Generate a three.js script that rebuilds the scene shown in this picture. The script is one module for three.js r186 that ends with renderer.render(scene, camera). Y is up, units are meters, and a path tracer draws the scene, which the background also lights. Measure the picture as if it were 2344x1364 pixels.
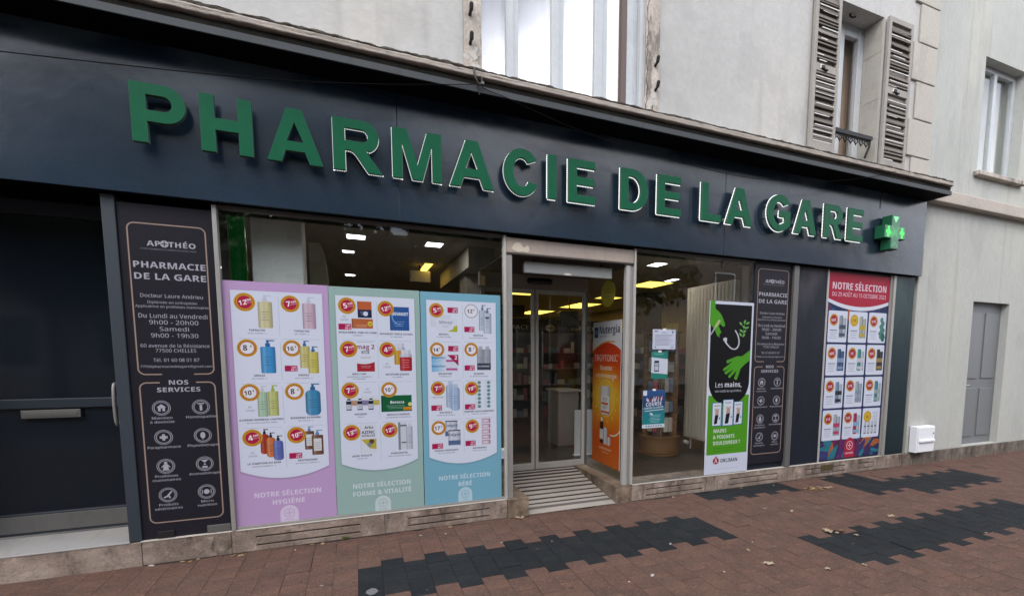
import * as THREE from 'three';
import { mergeGeometries } from 'three/addons/utils/BufferGeometryUtils.js';
import { RoundedBoxGeometry } from 'three/addons/geometries/RoundedBoxGeometry.js';

// ───────────────────────── camera, sky, sun, exposure ─────────────────────────
const scene = new THREE.Scene();
const camera = new THREE.PerspectiveCamera(63.2, 1024 / 595, 0.05, 400);
camera.position.set(-0.1148, 1.5469, 4.3);
camera.rotation.set(THREE.MathUtils.degToRad(-5.65), THREE.MathUtils.degToRad(-23.02), THREE.MathUtils.degToRad(0.31), 'YXZ');
camera.setViewOffset(1024, 595, -50.9, -103.5, 1024, 595);
camera.updateMatrixWorld(true);
scene.add(camera);

const renderer = new THREE.WebGLRenderer({ antialias: true });
renderer.setSize(1024, 595);
renderer.toneMapping = THREE.LinearToneMapping;
renderer.toneMappingExposure = 2.42;
renderer.shadowMap.enabled = true;

// seeded random and tiling value noise
function rng(seed) { let s = seed >>> 0; return () => { s = (s + 0x6d2b79f5) | 0; let t = Math.imul(s ^ (s >>> 15), 1 | s); t = (t + Math.imul(t ^ (t >>> 7), 61 | t)) ^ t; return ((t ^ (t >>> 14)) >>> 0) / 4294967296; }; }
function hash2(x, y, s) { let h = Math.imul(x, 374761393) ^ Math.imul(y, 668265263) ^ Math.imul(s, 2147483647 ^ 0x5bd1e995); h = Math.imul(h ^ (h >>> 13), 1274126177); return ((h ^ (h >>> 16)) >>> 0) / 4294967296; }
function vnoise(x, y, px, py, s) {   // period px, py lattice cells
  const x0 = Math.floor(x), y0 = Math.floor(y), fx = x - x0, fy = y - y0;
  const u = fx * fx * (3 - 2 * fx), v = fy * fy * (3 - 2 * fy), m = (a, b) => ((a % b) + b) % b;
  const a = hash2(m(x0, px), m(y0, py), s), b = hash2(m(x0 + 1, px), m(y0, py), s), c = hash2(m(x0, px), m(y0 + 1, py), s), d = hash2(m(x0 + 1, px), m(y0 + 1, py), s);
  return a + (b - a) * u + (c - a) * v + (a - b - c + d) * u * v;
}
function fbm(u, v, fx, fy, oct, s) { let a = 0.5, t = 0, n = 0; for (let i = 0; i < oct; i++) { t += a * vnoise(u * fx, v * fy, fx, fy, s + i * 17); n += a; a *= 0.5; fx *= 2; fy *= 2; } return t / n; }
const sm = (a, b, x) => { const t = Math.min(1, Math.max(0, (x - a) / (b - a))); return t * t * (3 - 2 * t); };
const mix = (a, b, t) => a + (b - a) * t;

{ // overcast sky with broken, lumpy cloud: brighter white heaps and greyer gaps, the same all round
  const W = 1024, H = 512, data = new Float32Array(W * H * 4);
  for (let j = 0; j < H; j++) for (let i = 0; i < W; i++) {
    const u = i / W, v = j / H, el = (v - 0.5) * Math.PI, up = Math.max(0, Math.sin(el));
    const n = fbm(u, v, 12, 7, 6, 3444), n2 = fbm((u + 0.13) % 1, v + 0.4, 5, 4, 3, 3470);
    const heap = sm(0.44, 0.58, n * 0.7 + n2 * 0.3);
    const L = mix(0.5, 1.55, heap) * mix(0.95, 1.08, up);
    const o = (j * W + i) * 4;
    data[o] = L * mix(0.86, 1.0, heap); data[o + 1] = L * mix(0.93, 1.0, heap); data[o + 2] = L * mix(1.1, 1.05, heap); data[o + 3] = 1;
  }
  const sky = new THREE.DataTexture(data, W, H, THREE.RGBAFormat, THREE.FloatType);
  sky.mapping = THREE.EquirectangularReflectionMapping; sky.magFilter = THREE.LinearFilter; sky.needsUpdate = true;
  sky.name = 'sky';
  scene.background = sky; scene.environment = sky;
}
const sun = new THREE.DirectionalLight(0xfff3e4, 0.6);
sun.position.set(-8, 26, 17); sun.target.position.set(2, 1, 0);
sun.castShadow = true; sun.shadow.radius = 45; sun.shadow.mapSize.set(2048, 2048);
Object.assign(sun.shadow.camera, { left: -14, right: 14, top: 14, bottom: -14, near: 1, far: 80 });
scene.add(sun, sun.target);

// ───────────────────────── helpers ─────────────────────────
function boxUV(g) {   // uv in metres from the dominant axis of the normal
  if (!g.attributes.normal) g.computeVertexNormals();
  const p = g.attributes.position, n = g.attributes.normal, uv = new Float32Array(p.count * 2);
  for (let i = 0; i < p.count; i++) {
    const ax = Math.abs(n.getX(i)), ay = Math.abs(n.getY(i)), az = Math.abs(n.getZ(i));
    if (az >= ax && az >= ay) { uv[i * 2] = p.getX(i); uv[i * 2 + 1] = p.getY(i); }
    else if (ay >= ax) { uv[i * 2] = p.getX(i); uv[i * 2 + 1] = p.getZ(i); }
    else { uv[i * 2] = p.getZ(i); uv[i * 2 + 1] = p.getY(i); }
  }
  g.setAttribute('uv', new THREE.BufferAttribute(uv, 2));
  return g;
}
function bx(x0, x1, y0, y1, z0, z1, bevel = 0) {
  const w = x1 - x0, h = y1 - y0, d = z1 - z0;
  let g = bevel ? new RoundedBoxGeometry(w, h, d, 2, Math.min(bevel, w / 2.1, h / 2.1, d / 2.1)) : new THREE.BoxGeometry(w, h, d);
  if (!g.index) { const idx = []; for (let i = 0; i < g.attributes.position.count; i++) idx.push(i); g.setIndex(idx); }
  g.translate((x0 + x1) / 2, (y0 + y1) / 2, (z0 + z1) / 2);
  return boxUV(g);
}
function indexed(g) { if (!g.index) { const idx = []; for (let i = 0; i < g.attributes.position.count; i++) idx.push(i); g.setIndex(idx); } return g; }
function clean(g) { for (const k of Object.keys(g.attributes)) if (!['position', 'normal', 'uv', 'color'].includes(k)) g.deleteAttribute(k); g.clearGroups(); return indexed(g); }
function mesh(name, geos, material, parent) {
  const list = [].concat(geos);
  const g = list.length > 1 ? mergeGeometries(list.map(clean)) : list[0];
  const m = new THREE.Mesh(g, material); m.name = numbered(name, parent); m.castShadow = m.receiveShadow = true;
  (parent || scene).add(m);
  return m;
}
const taken = new Map();
function numbered(name, parent) {
  if (parent) return name;
  const n = taken.get(name) ?? 0; taken.set(name, n + 1);
  return n ? `${name}_${String(n).padStart(3, '0')}` : name;
}
function tag(o, label, category, group, kind) { Object.assign(o.userData, { label, category }); if (group) o.userData.group = group; if (kind) o.userData.kind = kind; return o; }
function struct(o) { o.userData.kind = 'structure'; return o; }
function thing(name, label, category, group) { const g = new THREE.Group(); g.name = numbered(name); scene.add(g); return tag(g, label, category, group); }
function part(name, parent, label) { const g = new THREE.Group(); g.name = name; parent.add(g); if (label) g.userData.label = label; return g; }
function rebase(g) {   // put a group's origin at its base without moving its parts
  const b = new THREE.Box3().setFromObject(g), c = b.getCenter(new THREE.Vector3()); c.y = b.min.y;
  g.position.add(c); for (const k of g.children) k.position.sub(c);
  return g;
}
function tube(pts, r, seg = 24, rad = 6) { return new THREE.TubeGeometry(new THREE.CatmullRomCurve3(pts.map((p) => new THREE.Vector3(...p))), seg, r, rad, false); }
function cyl(r0, r1, h, seg, x, y, z, rx = 0, rz = 0) { const g = new THREE.CylinderGeometry(r0, r1, h, seg); if (rx) g.rotateX(rx); if (rz) g.rotateZ(rz); g.translate(x, y, z); return g; }

// textures
function dtex(w, h, fn, srgb = true) {
  const d = new Uint8Array(w * h * 4);
  for (let j = 0; j < h; j++) for (let i = 0; i < w; i++) { const c = fn(i / w, j / h), o = (j * w + i) * 4; d[o] = Math.max(0, Math.min(255, c[0] * 255)); d[o + 1] = Math.max(0, Math.min(255, c[1] * 255)); d[o + 2] = Math.max(0, Math.min(255, c[2] * 255)); d[o + 3] = 255; }
  const t = new THREE.DataTexture(d, w, h); t.wrapS = t.wrapT = THREE.RepeatWrapping; t.magFilter = THREE.LinearFilter; t.minFilter = THREE.LinearMipmapLinearFilter; t.generateMipmaps = true;
  if (srgb) t.colorSpace = THREE.SRGBColorSpace; t.needsUpdate = true; return t;
}
function rep(t, metresU, metresV = metresU, ou = 0, ov = 0) { const c = t.clone(); c.repeat.set(1 / metresU, 1 / metresV); c.offset.set(ou, ov); c.needsUpdate = true; return c; }
function canvas(w, h, draw) { const c = document.createElement('canvas'), k = Math.min(1, 2048 / h); c.width = Math.round(w * k); c.height = Math.round(h * k); const x = c.getContext('2d'); x.scale(k, k); draw(x, w, h); const t = new THREE.CanvasTexture(c); t.colorSpace = THREE.SRGBColorSpace; t.anisotropy = 8; return t; }
const lin = (r, g, b) => new THREE.Color().setRGB(r, g, b);
const std = (o) => (o.specularIntensity !== undefined ? new THREE.MeshPhysicalMaterial(o) : new THREE.MeshStandardMaterial(o));
const phys = (o) => new THREE.MeshPhysicalMaterial(o);
const g3 = (v) => [v, v, v];

const grain = dtex(512, 512, (u, v) => g3(0.5 + (fbm(u, v, 64, 64, 3, 3) - 0.5) * 1.1), false);
const blot = dtex(512, 512, (u, v) => g3(fbm(u, v, 5, 5, 6, 9)), false);
const plasterMap = dtex(1024, 1024, (u, v) => {
  const a = fbm(u, v, 4, 4, 5, 21), b = fbm(u, v, 90, 90, 3, 22), s = fbm(u, v, 26, 2, 4, 23), c = fbm(u, v, 11, 9, 4, 29);
  let k = 0.9 + (a - 0.5) * 0.1 + (b - 0.5) * 0.05 - sm(0.6, 0.85, s) * 0.05 - sm(0.6, 0.72, c) * 0.03;
  const w = sm(0.5, 0.75, a);
  return [k, k * (0.992 - w * 0.008), k * (0.972 - w * 0.022)];
});
const plasterBump = dtex(512, 512, (u, v) => g3(fbm(u, v, 40, 40, 4, 24)), false);
const stoneMap = dtex(1024, 1024, (u, v) => {   // grey-brown street stone, pitted and stained
  const a = fbm(u, v, 6, 6, 5, 41), b = fbm(u, v, 120, 120, 2, 42), p = fbm(u, v, 60, 60, 3, 43), s = fbm(u, v, 14, 4, 4, 44), d = fbm(u, v, 9, 9, 4, 48);
  let k = 0.7 + (a - 0.5) * 0.36 + (b - 0.5) * 0.16 - sm(0.62, 0.8, p) * 0.1 - sm(0.55, 0.78, s) * 0.14 + sm(0.62, 0.72, d) * 0.1;
  return [k * 1.0, k * (0.94 + (a - 0.5) * 0.06), k * (0.885 + (a - 0.5) * 0.08)];
});
const dirtyMap = dtex(1024, 512, (u, v) => {     // weathered ledge stone: pale with black runs
  const a = fbm(u, v, 8, 3, 5, 61), b = fbm(u, v, 90, 40, 3, 62), s = fbm(u, v, 16, 5, 4, 63);
  let k = 0.84 + (a - 0.5) * 0.26 + (b - 0.5) * 0.2 - sm(0.55, 0.78, s) * 0.22;
  return [k, k * 0.965, k * 0.93];
});
const paverMap = dtex(1024, 1024, (u, v) => {
  const a = fbm(u, v, 7, 7, 5, 71), b = fbm(u, v, 150, 150, 2, 72), c = fbm(u, v, 30, 30, 3, 73), d = fbm(u, v, 44, 44, 2, 77);
  let k = 0.82 + (a - 0.5) * 0.17 + (b - 0.5) * 0.32 + (c - 0.5) * 0.1 + sm(0.7, 0.8, d) * 0.08;
  return [k, k * (0.985 - (a - 0.5) * 0.05), k * (0.97 - (a - 0.5) * 0.1)];
});
const fasciaMap = dtex(1024, 512, (u, v) => {    // painted sheet with dust and reflected cloud sheen put into the colour, lighter upward (v = 1)
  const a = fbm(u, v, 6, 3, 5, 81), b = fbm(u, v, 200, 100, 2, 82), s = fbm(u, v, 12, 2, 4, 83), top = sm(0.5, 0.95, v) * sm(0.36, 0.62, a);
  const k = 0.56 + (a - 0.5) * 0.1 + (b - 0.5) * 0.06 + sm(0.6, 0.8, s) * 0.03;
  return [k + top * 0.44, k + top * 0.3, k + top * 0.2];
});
const fasciaRough = dtex(512, 256, (u, v) => g3(0.42 + fbm(u, v, 6, 3, 4, 81) * 0.3), false);

const M = {
  plaster: std({ color: lin(0.575, 0.585, 0.6), map: rep(plasterMap, 4.2, 4.2), bumpMap: rep(plasterBump, 0.9), bumpScale: 0.002, roughness: 0.95 }),
  plasterStain: std({ color: lin(0.55, 0.53, 0.5), map: rep(plasterMap, 2.1, 3.1), bumpMap: rep(plasterBump, 0.7), bumpScale: 0.003, roughness: 0.95 }),
  jamb: std({ color: lin(0.68, 0.66, 0.635), map: rep(dirtyMap, 1.3, 0.9, 0.31), bumpMap: rep(plasterBump, 0.35), bumpScale: 0.004, roughness: 0.95 }),
  lip: std({ specularIntensity: 0.5, color: lin(0.075, 0.086, 0.1), roughness: 0.6, map: rep(plasterMap, 2.1, 0.6) }),
  ledge: std({ color: lin(0.6, 0.55, 0.515), map: rep(plasterMap, 0.9, 0.3), bumpMap: rep(plasterBump, 0.3), bumpScale: 0.006, roughness: 0.95 }),
  wire: std({ specularIntensity: 0.1, color: lin(0.006, 0.006, 0.007), roughness: 1 }),
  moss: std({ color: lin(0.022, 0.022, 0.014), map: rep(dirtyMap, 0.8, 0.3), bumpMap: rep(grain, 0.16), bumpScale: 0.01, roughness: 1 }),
  algae: std({ color: lin(0.15, 0.14, 0.115), map: rep(dirtyMap, 0.9, 0.35), bumpMap: rep(grain, 0.16), bumpScale: 0.008, roughness: 1 }),
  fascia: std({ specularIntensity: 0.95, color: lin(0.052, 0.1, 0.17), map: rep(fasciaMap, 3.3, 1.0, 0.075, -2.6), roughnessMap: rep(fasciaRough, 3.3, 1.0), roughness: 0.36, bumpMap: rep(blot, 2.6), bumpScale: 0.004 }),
  fasciaDark: std({ specularIntensity: 0.1, color: lin(0.004, 0.005, 0.007), roughness: 0.8, bumpMap: rep(grain, 0.3), bumpScale: 0.001 }),
  navyPanel: std({ specularIntensity: 0.3, color: lin(0.046, 0.058, 0.092), roughness: 0.42, map: rep(fasciaMap, 2.0, 2.7), bumpMap: rep(blot, 1.3), bumpScale: 0.002 }),
  tealPanel: std({ specularIntensity: 0.3, color: lin(0.03, 0.078, 0.1), roughness: 0.4, map: rep(fasciaMap, 1.7, 2.7), bumpMap: rep(blot, 1.3), bumpScale: 0.002 }),
  alu: std({ color: lin(0.4, 0.4, 0.4), metalness: 0.35, roughness: 0.45, map: rep(plasterMap, 0.7, 2.2), bumpMap: rep(grain, 0.4), bumpScale: 0.0006 }),
  aluDark: std({ color: lin(0.17, 0.17, 0.175), metalness: 0.35, roughness: 0.5, map: rep(plasterMap, 0.9, 2.0) }),
  aluLight: std({ color: lin(0.52, 0.52, 0.52), metalness: 0.2, roughness: 0.45, map: rep(plasterMap, 0.5, 1.7) }),
  upvc: std({ color: lin(0.6, 0.65, 0.72), roughness: 0.38, map: rep(plasterMap, 3, 3) }),
  rubber: std({ color: lin(0.01, 0.01, 0.01), roughness: 0.8 }),
  iron: std({ color: lin(0.012, 0.012, 0.013), roughness: 0.55, metalness: 0.3, bumpMap: rep(grain, 0.2), bumpScale: 0.001 }),
  beige: std({ color: lin(0.42, 0.36, 0.33), roughness: 0.7, map: rep(plasterMap, 2.3, 1.6, 0.1, 0.2), bumpMap: rep(blot, 0.7), bumpScale: 0.002 }),
  tileBeige: std({ color: lin(0.34, 0.29, 0.24), roughness: 0.55, map: rep(stoneMap, 1.1), bumpMap: rep(grain, 0.3), bumpScale: 0.0008 }),
  slatWhite: std({ color: lin(0.45, 0.415, 0.395), roughness: 0.6, metalness: 0.1, map: rep(plasterMap, 0.7, 0.25), bumpMap: rep(grain, 0.25), bumpScale: 0.0006 }),
  slatGap: std({ color: lin(0.02, 0.018, 0.018), roughness: 0.9 }),
  slatGrey: std({ color: lin(0.1, 0.09, 0.085), roughness: 0.85, bumpMap: rep(grain, 0.15), bumpScale: 0.001 }),
  glass: phys({ color: lin(0.97, 0.985, 0.98), transmission: 1, thickness: 0, roughness: 0.015, ior: 1.5 }),
  glassUp: phys({ color: lin(1, 1, 1), transmission: 1, thickness: 0, roughness: 0.01, ior: 2.5 }),
  glassLow: phys({ color: lin(1, 1, 1), transmission: 1, thickness: 0, roughness: 0.02, ior: 1.22 }),
  white: std({ color: lin(0.74, 0.76, 0.8), roughness: 0.6 }),
  paper: std({ color: lin(0.78, 0.79, 0.82), roughness: 0.7 }),
  inWall: std({ color: lin(0.45, 0.42, 0.39), roughness: 0.9, map: rep(plasterMap, 3) }),
  inDark: std({ color: lin(0.06, 0.055, 0.052), roughness: 0.85, map: rep(plasterMap, 3) }),
  inCeil: std({ color: lin(0.6, 0.56, 0.52), roughness: 0.9, map: rep(plasterMap, 2.4) }),
  inFloor: std({ color: lin(0.12, 0.115, 0.113), roughness: 0.38, map: rep(stoneMap, 1.6) }),
};
// ───────────────────────── ground ─────────────────────────
const COL = 0.157, LEN = 0.188;   // paver width along the shop front, length away from it
{
  const ground = struct(mesh('ground', (() => { const g = new THREE.PlaneGeometry(300, 300, 1, 1); g.rotateX(-Math.PI / 2); g.translate(0, -0.16, 0); return boxUV(g); })(), std({ color: lin(0.09, 0.085, 0.08), map: rep(stoneMap, 3), roughness: 0.95 })));
  struct(mesh('road', bx(-60, 60, -0.15, -0.13, 5.6, 12.2), std({ color: lin(0.05, 0.05, 0.052), map: rep(stoneMap, 1.7), bumpMap: rep(grain, 0.4), bumpScale: 0.003, roughness: 0.9 })));
  struct(mesh('kerb', [bx(-60, 60, -0.15, -0.005, 5.44, 5.6, 0.012), bx(-60, 60, -0.15, -0.005, 12.2, 12.36, 0.012)], std({ color: lin(0.3, 0.29, 0.28), map: rep(stoneMap, 1.2), roughness: 0.9 })));
  struct(mesh('far_pavement', bx(-60, 60, -0.15, -0.01, 12.36, 16.2), std({ color: lin(0.16, 0.12, 0.1), map: rep(stoneMap, 1.4), roughness: 0.9 })));

  const pavement = new THREE.Group(); pavement.name = 'pavement'; struct(pavement); scene.add(pavement);
  mesh('joint_bed', bx(-60, 60, -0.14, -0.0055, -0.02, 5.44), std({ color: lin(0.095, 0.062, 0.05), map: rep(stoneMap, 0.6), bumpMap: rep(grain, 0.12), bumpScale: 0.003, roughness: 1 }), pavement);

  function chamfered(w, d, h, c, ou, ov) {   // top, four chamfers, four sides: 18 triangles, top at y = 0
    const P = [], X = w / 2, Z = d / 2, q = (a, b, e, f) => P.push(...a, ...b, ...e, ...a, ...e, ...f);
    const t = [[-X + c, 0, Z - c], [X - c, 0, Z - c], [X - c, 0, -Z + c], [-X + c, 0, -Z + c]], m = [[-X, -c * 0.8, Z], [X, -c * 0.8, Z], [X, -c * 0.8, -Z], [-X, -c * 0.8, -Z]], b = m.map(([x, , z]) => [x, -h, z]);
    q(...t);
    for (let i = 0; i < 4; i++) { const j = (i + 1) % 4; q(m[i], m[j], t[j], t[i]); q(b[i], b[j], m[j], m[i]); }
    const g = new THREE.BufferGeometry(); g.setAttribute('position', new THREE.Float32BufferAttribute(P, 3)); g.computeVertexNormals(); boxUV(indexed(g));
    const uv = g.attributes.uv; for (let i = 0; i < uv.count; i++) uv.setXY(i, uv.getX(i) + ou, uv.getY(i) + ov);
    return g;
  }
  const R = rng(7);
  const gaps = [0.0008, 0.0012, 0.002, 0.001, 0.0014, 0.0026], variants = gaps.map((gp, i) => chamfered(COL - gp, LEN - gp * 1.2, 0.05, 0.0014, R() * 0.8, R() * 0.8));
  const reds = [[0.165, 0.102, 0.082], [0.162, 0.1, 0.082], [0.168, 0.105, 0.085], [0.164, 0.102, 0.083], [0.156, 0.096, 0.078], [0.167, 0.106, 0.086]];
  const darks = [[0.026, 0.031, 0.036], [0.0245, 0.029, 0.034], [0.028, 0.033, 0.038], [0.0235, 0.028, 0.033]];
  const common = { map: rep(paverMap, 0.9), bumpMap: rep(grain, 0.13), bumpScale: 0.0012, roughness: 0.88, specularIntensity: 0.3 };
  const mr = reds.map((c) => std({ ...common, color: lin(...c) })), md = darks.map((c) => std({ ...common, color: lin(...c), roughness: 0.8 }));
  function isDark(n, zc) {
    const odd = ((n % 2) + 2) % 2 === 1;
    const within = (a0, a1, b0, b1) => (odd ? zc > a0 && zc < a1 : zc > b0 && zc < b1);
    if (n >= -1 && n <= 17) return within(0.64, 1.22, 0.545, 1.13);
    if (n >= 21 && n <= 39) return within(1.39, 1.975, 1.48, 2.07) || (n <= 28 && within(-1, 0.25, -1, 0.35));
    return false;
  }
  function isDarkFar(n, zc) { return (n >= 33 && n <= 36 && zc > 0.08 && zc < 0.82) || (n >= 37 && n <= 46 && zc > 0.46 && zc < 1.0); }
  const all = [], v = new THREE.Vector3();
  for (let n = -24; n <= 66; n++) {
    const odd = ((n % 2) + 2) % 2 === 1, ph = (odd ? 0.652 : 0.558) - LEN * 6;
    for (let k = 0; k < 26; k++) {
      let z0 = ph + k * LEN, z1 = z0 + LEN;
      if (z1 < 0.04) continue;
      const zc = (z0 + z1) / 2; z0 = Math.max(z0, 0.004);
      const x = (n + 0.5) * COL, z = (z0 + z1) / 2;
      v.set(x, 0, z).project(camera);
      const d2 = (x - camera.position.x) ** 2 + (z - camera.position.z) ** 2 + 2.4;
      const inView = v.z < 1 && Math.abs(v.x) < 1.02 && v.y > -1.06 && v.y < 1.02;
      if (!inView && !(Math.abs(v.x) < 1.35 && v.y > -1.6 && v.z < 1 && z < 3.8)) continue;
      all.push({ x, z, s: (z1 - z0) / LEN, dark: isDark(n, zc) || isDarkFar(n, zc), score: inView ? Math.pow(d2, -1.5) : -1, r: [R(), R(), R(), R(), R(), R()] });
    }
  }
  all.sort((a, b) => b.score - a.score);
  const rest = [];
  all.forEach((p, i) => {
    const [r0, r1, r2, r3, r4, r5] = p.r, tone = p.dark ? md[Math.floor(r0 * md.length)] : mr[Math.floor(r0 * mr.length)];
    const m = new THREE.Mesh(variants[Math.floor(r1 * variants.length)], tone);
    m.position.set(p.x + (r2 - 0.5) * 0.0012, (r3 - 0.5) * 0.003 + (r3 > 0.965 ? 0.004 : 0), p.z); m.scale.z = p.s;
    m.rotation.set((r4 - 0.5) * 0.014, (r2 - 0.5) * 0.008 + (r5 > 0.5 ? Math.PI : 0), (r5 - 0.5) * 0.014);
    m.castShadow = m.receiveShadow = true;
    if (i < 300) { m.name = 'paver'; pavement.add(m); return; }
    m.updateMatrix();
    const g = m.geometry.clone().applyMatrix4(m.matrix), c = tone.color, col = new Float32Array(g.attributes.position.count * 3);
    for (let q = 0; q < col.length; q += 3) { col[q] = c.r; col[q + 1] = c.g; col[q + 2] = c.b; }
    g.setAttribute('color', new THREE.BufferAttribute(col, 3)); rest.push(g);
  });
  const field = mesh('paver_field', rest, std({ ...common, color: lin(1, 1, 1), vertexColors: true }), pavement); field.userData.kind = 'stuff';
}

// ───────────────────────── the building of the pharmacy ─────────────────────────
const building = thing('pharmacy_building', 'pale rendered corner-shop building with dark blue fascia, shutters and white window above', 'building');
{
  // upper wall with its two openings
  const s = new THREE.Shape([[-3.4, 3.6], [6.62, 3.6], [6.62, 9.2], [-3.4, 9.2]].map((p) => new THREE.Vector2(...p)));
  s.holes.push(new THREE.Path([[0.945, 3.66], [0.945, 6.7], [2.554, 6.7], [2.554, 3.66]].map((p) => new THREE.Vector2(...p))));
  s.holes.push(new THREE.Path([[5.17, 3.7], [5.17, 5.64], [5.95, 5.64], [5.95, 3.7]].map((p) => new THREE.Vector2(...p))));
  const g = new THREE.ExtrudeGeometry(s, { depth: 0.42, bevelEnabled: false }); g.translate(0, 0, -0.42);
  mesh('wall', boxUV(clean(g)), M.plaster, building);
  mesh('pier', bx(-3.4, -1.13, 3.6, 9.2, 0.001, 0.035, 0.006), M.plasterStain, building);
  // stone surrounds of the wide window, cracked and patched
  const R = rng(12);
  for (const [x0, x1] of [[0.79, 0.943], [2.556, 2.715]]) mesh('window_surround', bx(x0, x1, 3.6, 6.9, 0.001, 0.018, 0.004), M.jamb, building);
  const crack = (x, y0, y1, w) => { const gs = []; let cx = x, y = y0; while (y < y1) { const ny = y + 0.025 + R() * 0.05, nx = x + (R() - 0.5) * 0.022; const b = bx(-w * (0.4 + R() * 0.8), w * (0.4 + R() * 0.8), 0, Math.hypot(ny - y, nx - cx) + 0.004, 0, 0.0025); b.rotateZ(-Math.atan2(nx - cx, ny - y)); b.translate(cx, y, 0.0165); gs.push(b); cx = nx; y = ny; } return gs; };
  const crackMat = std({ color: lin(0.03, 0.028, 0.025), roughness: 1 }); mesh('crack', crack(2.575, 3.9, 5.4, 0.004), crackMat, building); mesh('crack', crack(2.64, 3.92, 4.06, 0.005), crackMat, building);
  const chips = [];
  for (let i = 0; i < 16; i++) { const right = i % 2, x = right ? 2.575 + R() * 0.11 : 0.8 + R() * 0.12, y = 3.92 + R() * 0.2; const c = new THREE.CircleGeometry(0.012 + R() * 0.025, 9), p = c.attributes.position; for (let k = 1; k < p.count; k++) p.setXY(k, p.getX(k) * (0.5 + R()), p.getY(k) * (0.5 + R())); c.translate(x, y, 0.0195 + i * 0.0001); chips.push(boxUV(c)); }
  const chipMat = std({ color: lin(0.66, 0.65, 0.64), map: rep(plasterMap, 0.5), roughness: 1 }); for (const c of chips) mesh('render_patch', c, chipMat, building);
  // black hold-back stubs beside the wide window
  for (const [x, y] of [[0.845, 4.37], [0.845, 4.145], [2.665, 4.375], [2.672, 4.15]]) {
    mesh('shutter_hook', [cyl(0.011, 0.014, 0.05, 8, x, y - 0.02, 0.04, 1.2), (() => { const q = new THREE.CapsuleGeometry(0.017, 0.035, 4, 10); q.rotateX(0.35); q.translate(x + 0.004, y + 0.012, 0.062); return q; })()], M.iron, building);
  }

  // wide white window: four lights behind a plastic frame
  {
    const w = part('window', building, 'wide white plastic window with pale curtain');
    const z0 = -0.125, z1 = -0.07, y0 = 3.66, y1 = 6.7;
    const bars = [[0.945, 0.962], [1.187, 1.297], [1.618, 1.731], [2.054, 2.182], [2.391, 2.512]];
    const fr = [];
    for (const [a, b] of bars) { fr.push(bx(a, b, y0, y1, z0, z1, 0.008)); if (b - a > 0.05) fr.push(bx(a + (b - a) * 0.62, a + (b - a) * 0.68, y0, y1, z1 + 0.0002, z1 + 0.006)); }
    fr.push(bx(0.945, 2.554, 6.62, 6.7, z0, z1 - 0.002, 0.006), bx(2.512, 2.554, y0, y1, z0, -0.02, 0.004));
    mesh('frame', fr, M.upvc, w);
    mesh('gasket', bx(2.337, 2.3905, y0, y1, z0 + 0.003, z1 + 0.004), std({ color: lin(0.12, 0.085, 0.075), roughness: 0.6 }), w);
    for (const [a, b] of [[0.962, 1.187], [1.297, 1.618], [1.731, 2.054], [2.182, 2.337]]) mesh('pane', bx(a, b, y0, 6.62, -0.105, -0.099), M.glassUp, w);
    // sheer curtain with soft folds
    const c = new THREE.PlaneGeometry(1.7, 3.1, 260, 1), p = c.attributes.position; for (let i = 0; i < p.count; i++) { const x = p.getX(i); p.setZ(i, 0.007 * Math.sin(x * 30 + Math.sin(x * 9) * 1.6) + 0.003 * Math.sin(x * 83)); }
    c.computeVertexNormals(); c.translate(1.75, 5.2, -0.15);
    mesh('curtain', c, phys({ color: lin(0.5, 0.49, 0.5), roughness: 1, transmission: 0.15, thickness: 0, side: THREE.DoubleSide }), w);
    mesh('lining', bx(0.7, 3.4, 3.5, 7.6, -0.72, -0.62), std({ color: lin(0.45, 0.43, 0.42), roughness: 1 }), w);
  }
  // narrow window between the shutters
  {
    const w = part('window', building, 'narrow white window deep in its stone opening');
    const z0 = -0.31, z1 = -0.25;
    const fr = [];
    for (const [a, b, zz] of [[5.17, 5.225, 0], [5.5, 5.56, 0.012], [5.56, 5.592, 0.004], [5.838, 5.88, 0.006], [5.88, 5.95, 0]]) fr.push(bx(a, b, 3.7, 5.6, z0, z1 + zz, 0.006));
    fr.push(bx(5.17, 5.95, 5.56, 5.64, z0, z1 - 0.003, 0.006), bx(5.592, 5.838, 5.5, 5.56, z0, z1 + 0.004, 0.005), bx(5.225, 5.5, 5.5, 5.56, z0, z1 + 0.004, 0.005));
    mesh('frame', fr, M.upvc, w);
    mesh('pane', bx(5.592, 5.838, 3.7, 5.5, -0.285, -0.279), M.glassLow, w);
    mesh('pane', bx(5.225, 5.5, 3.7, 5.5, -0.285, -0.279), M.glass, w);
    mesh('curtain', bx(5.0, 6.5, 3.6, 5.7, -0.45, -0.435), std({ color: lin(0.42, 0.31, 0.24), roughness: 0.9, map: rep(plasterMap, 0.8, 3) }), w);
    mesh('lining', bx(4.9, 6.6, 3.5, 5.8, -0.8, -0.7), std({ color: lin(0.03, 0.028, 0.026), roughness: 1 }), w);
    mesh('lintel_hook', tube([[5.5, 5.64, -0.12], [5.5, 5.615, -0.12], [5.53, 5.6, -0.11], [5.57, 5.612, -0.1]], 0.011, 10, 6), M.iron, w);
  }
  // reveal stones of the narrow window
  const rev = [];
  for (let i = 0, y = 3.72; y < 5.6; i++) { const h = [0.52, 0.47, 0.55, 0.5][i % 4], t = Math.min(5.636, y + h - 0.004); rev.push(bx(5.935, 5.949, y, t, -0.248, -0.002, 0.002)); y += h; }
  mesh('reveal_stone', rev, std({ color: lin(0.52, 0.51, 0.48), map: rep(plasterMap, 0.9, 0.8), bumpMap: rep(plasterBump, 0.3), bumpScale: 0.003, roughness: 0.95 }), building);

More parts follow.
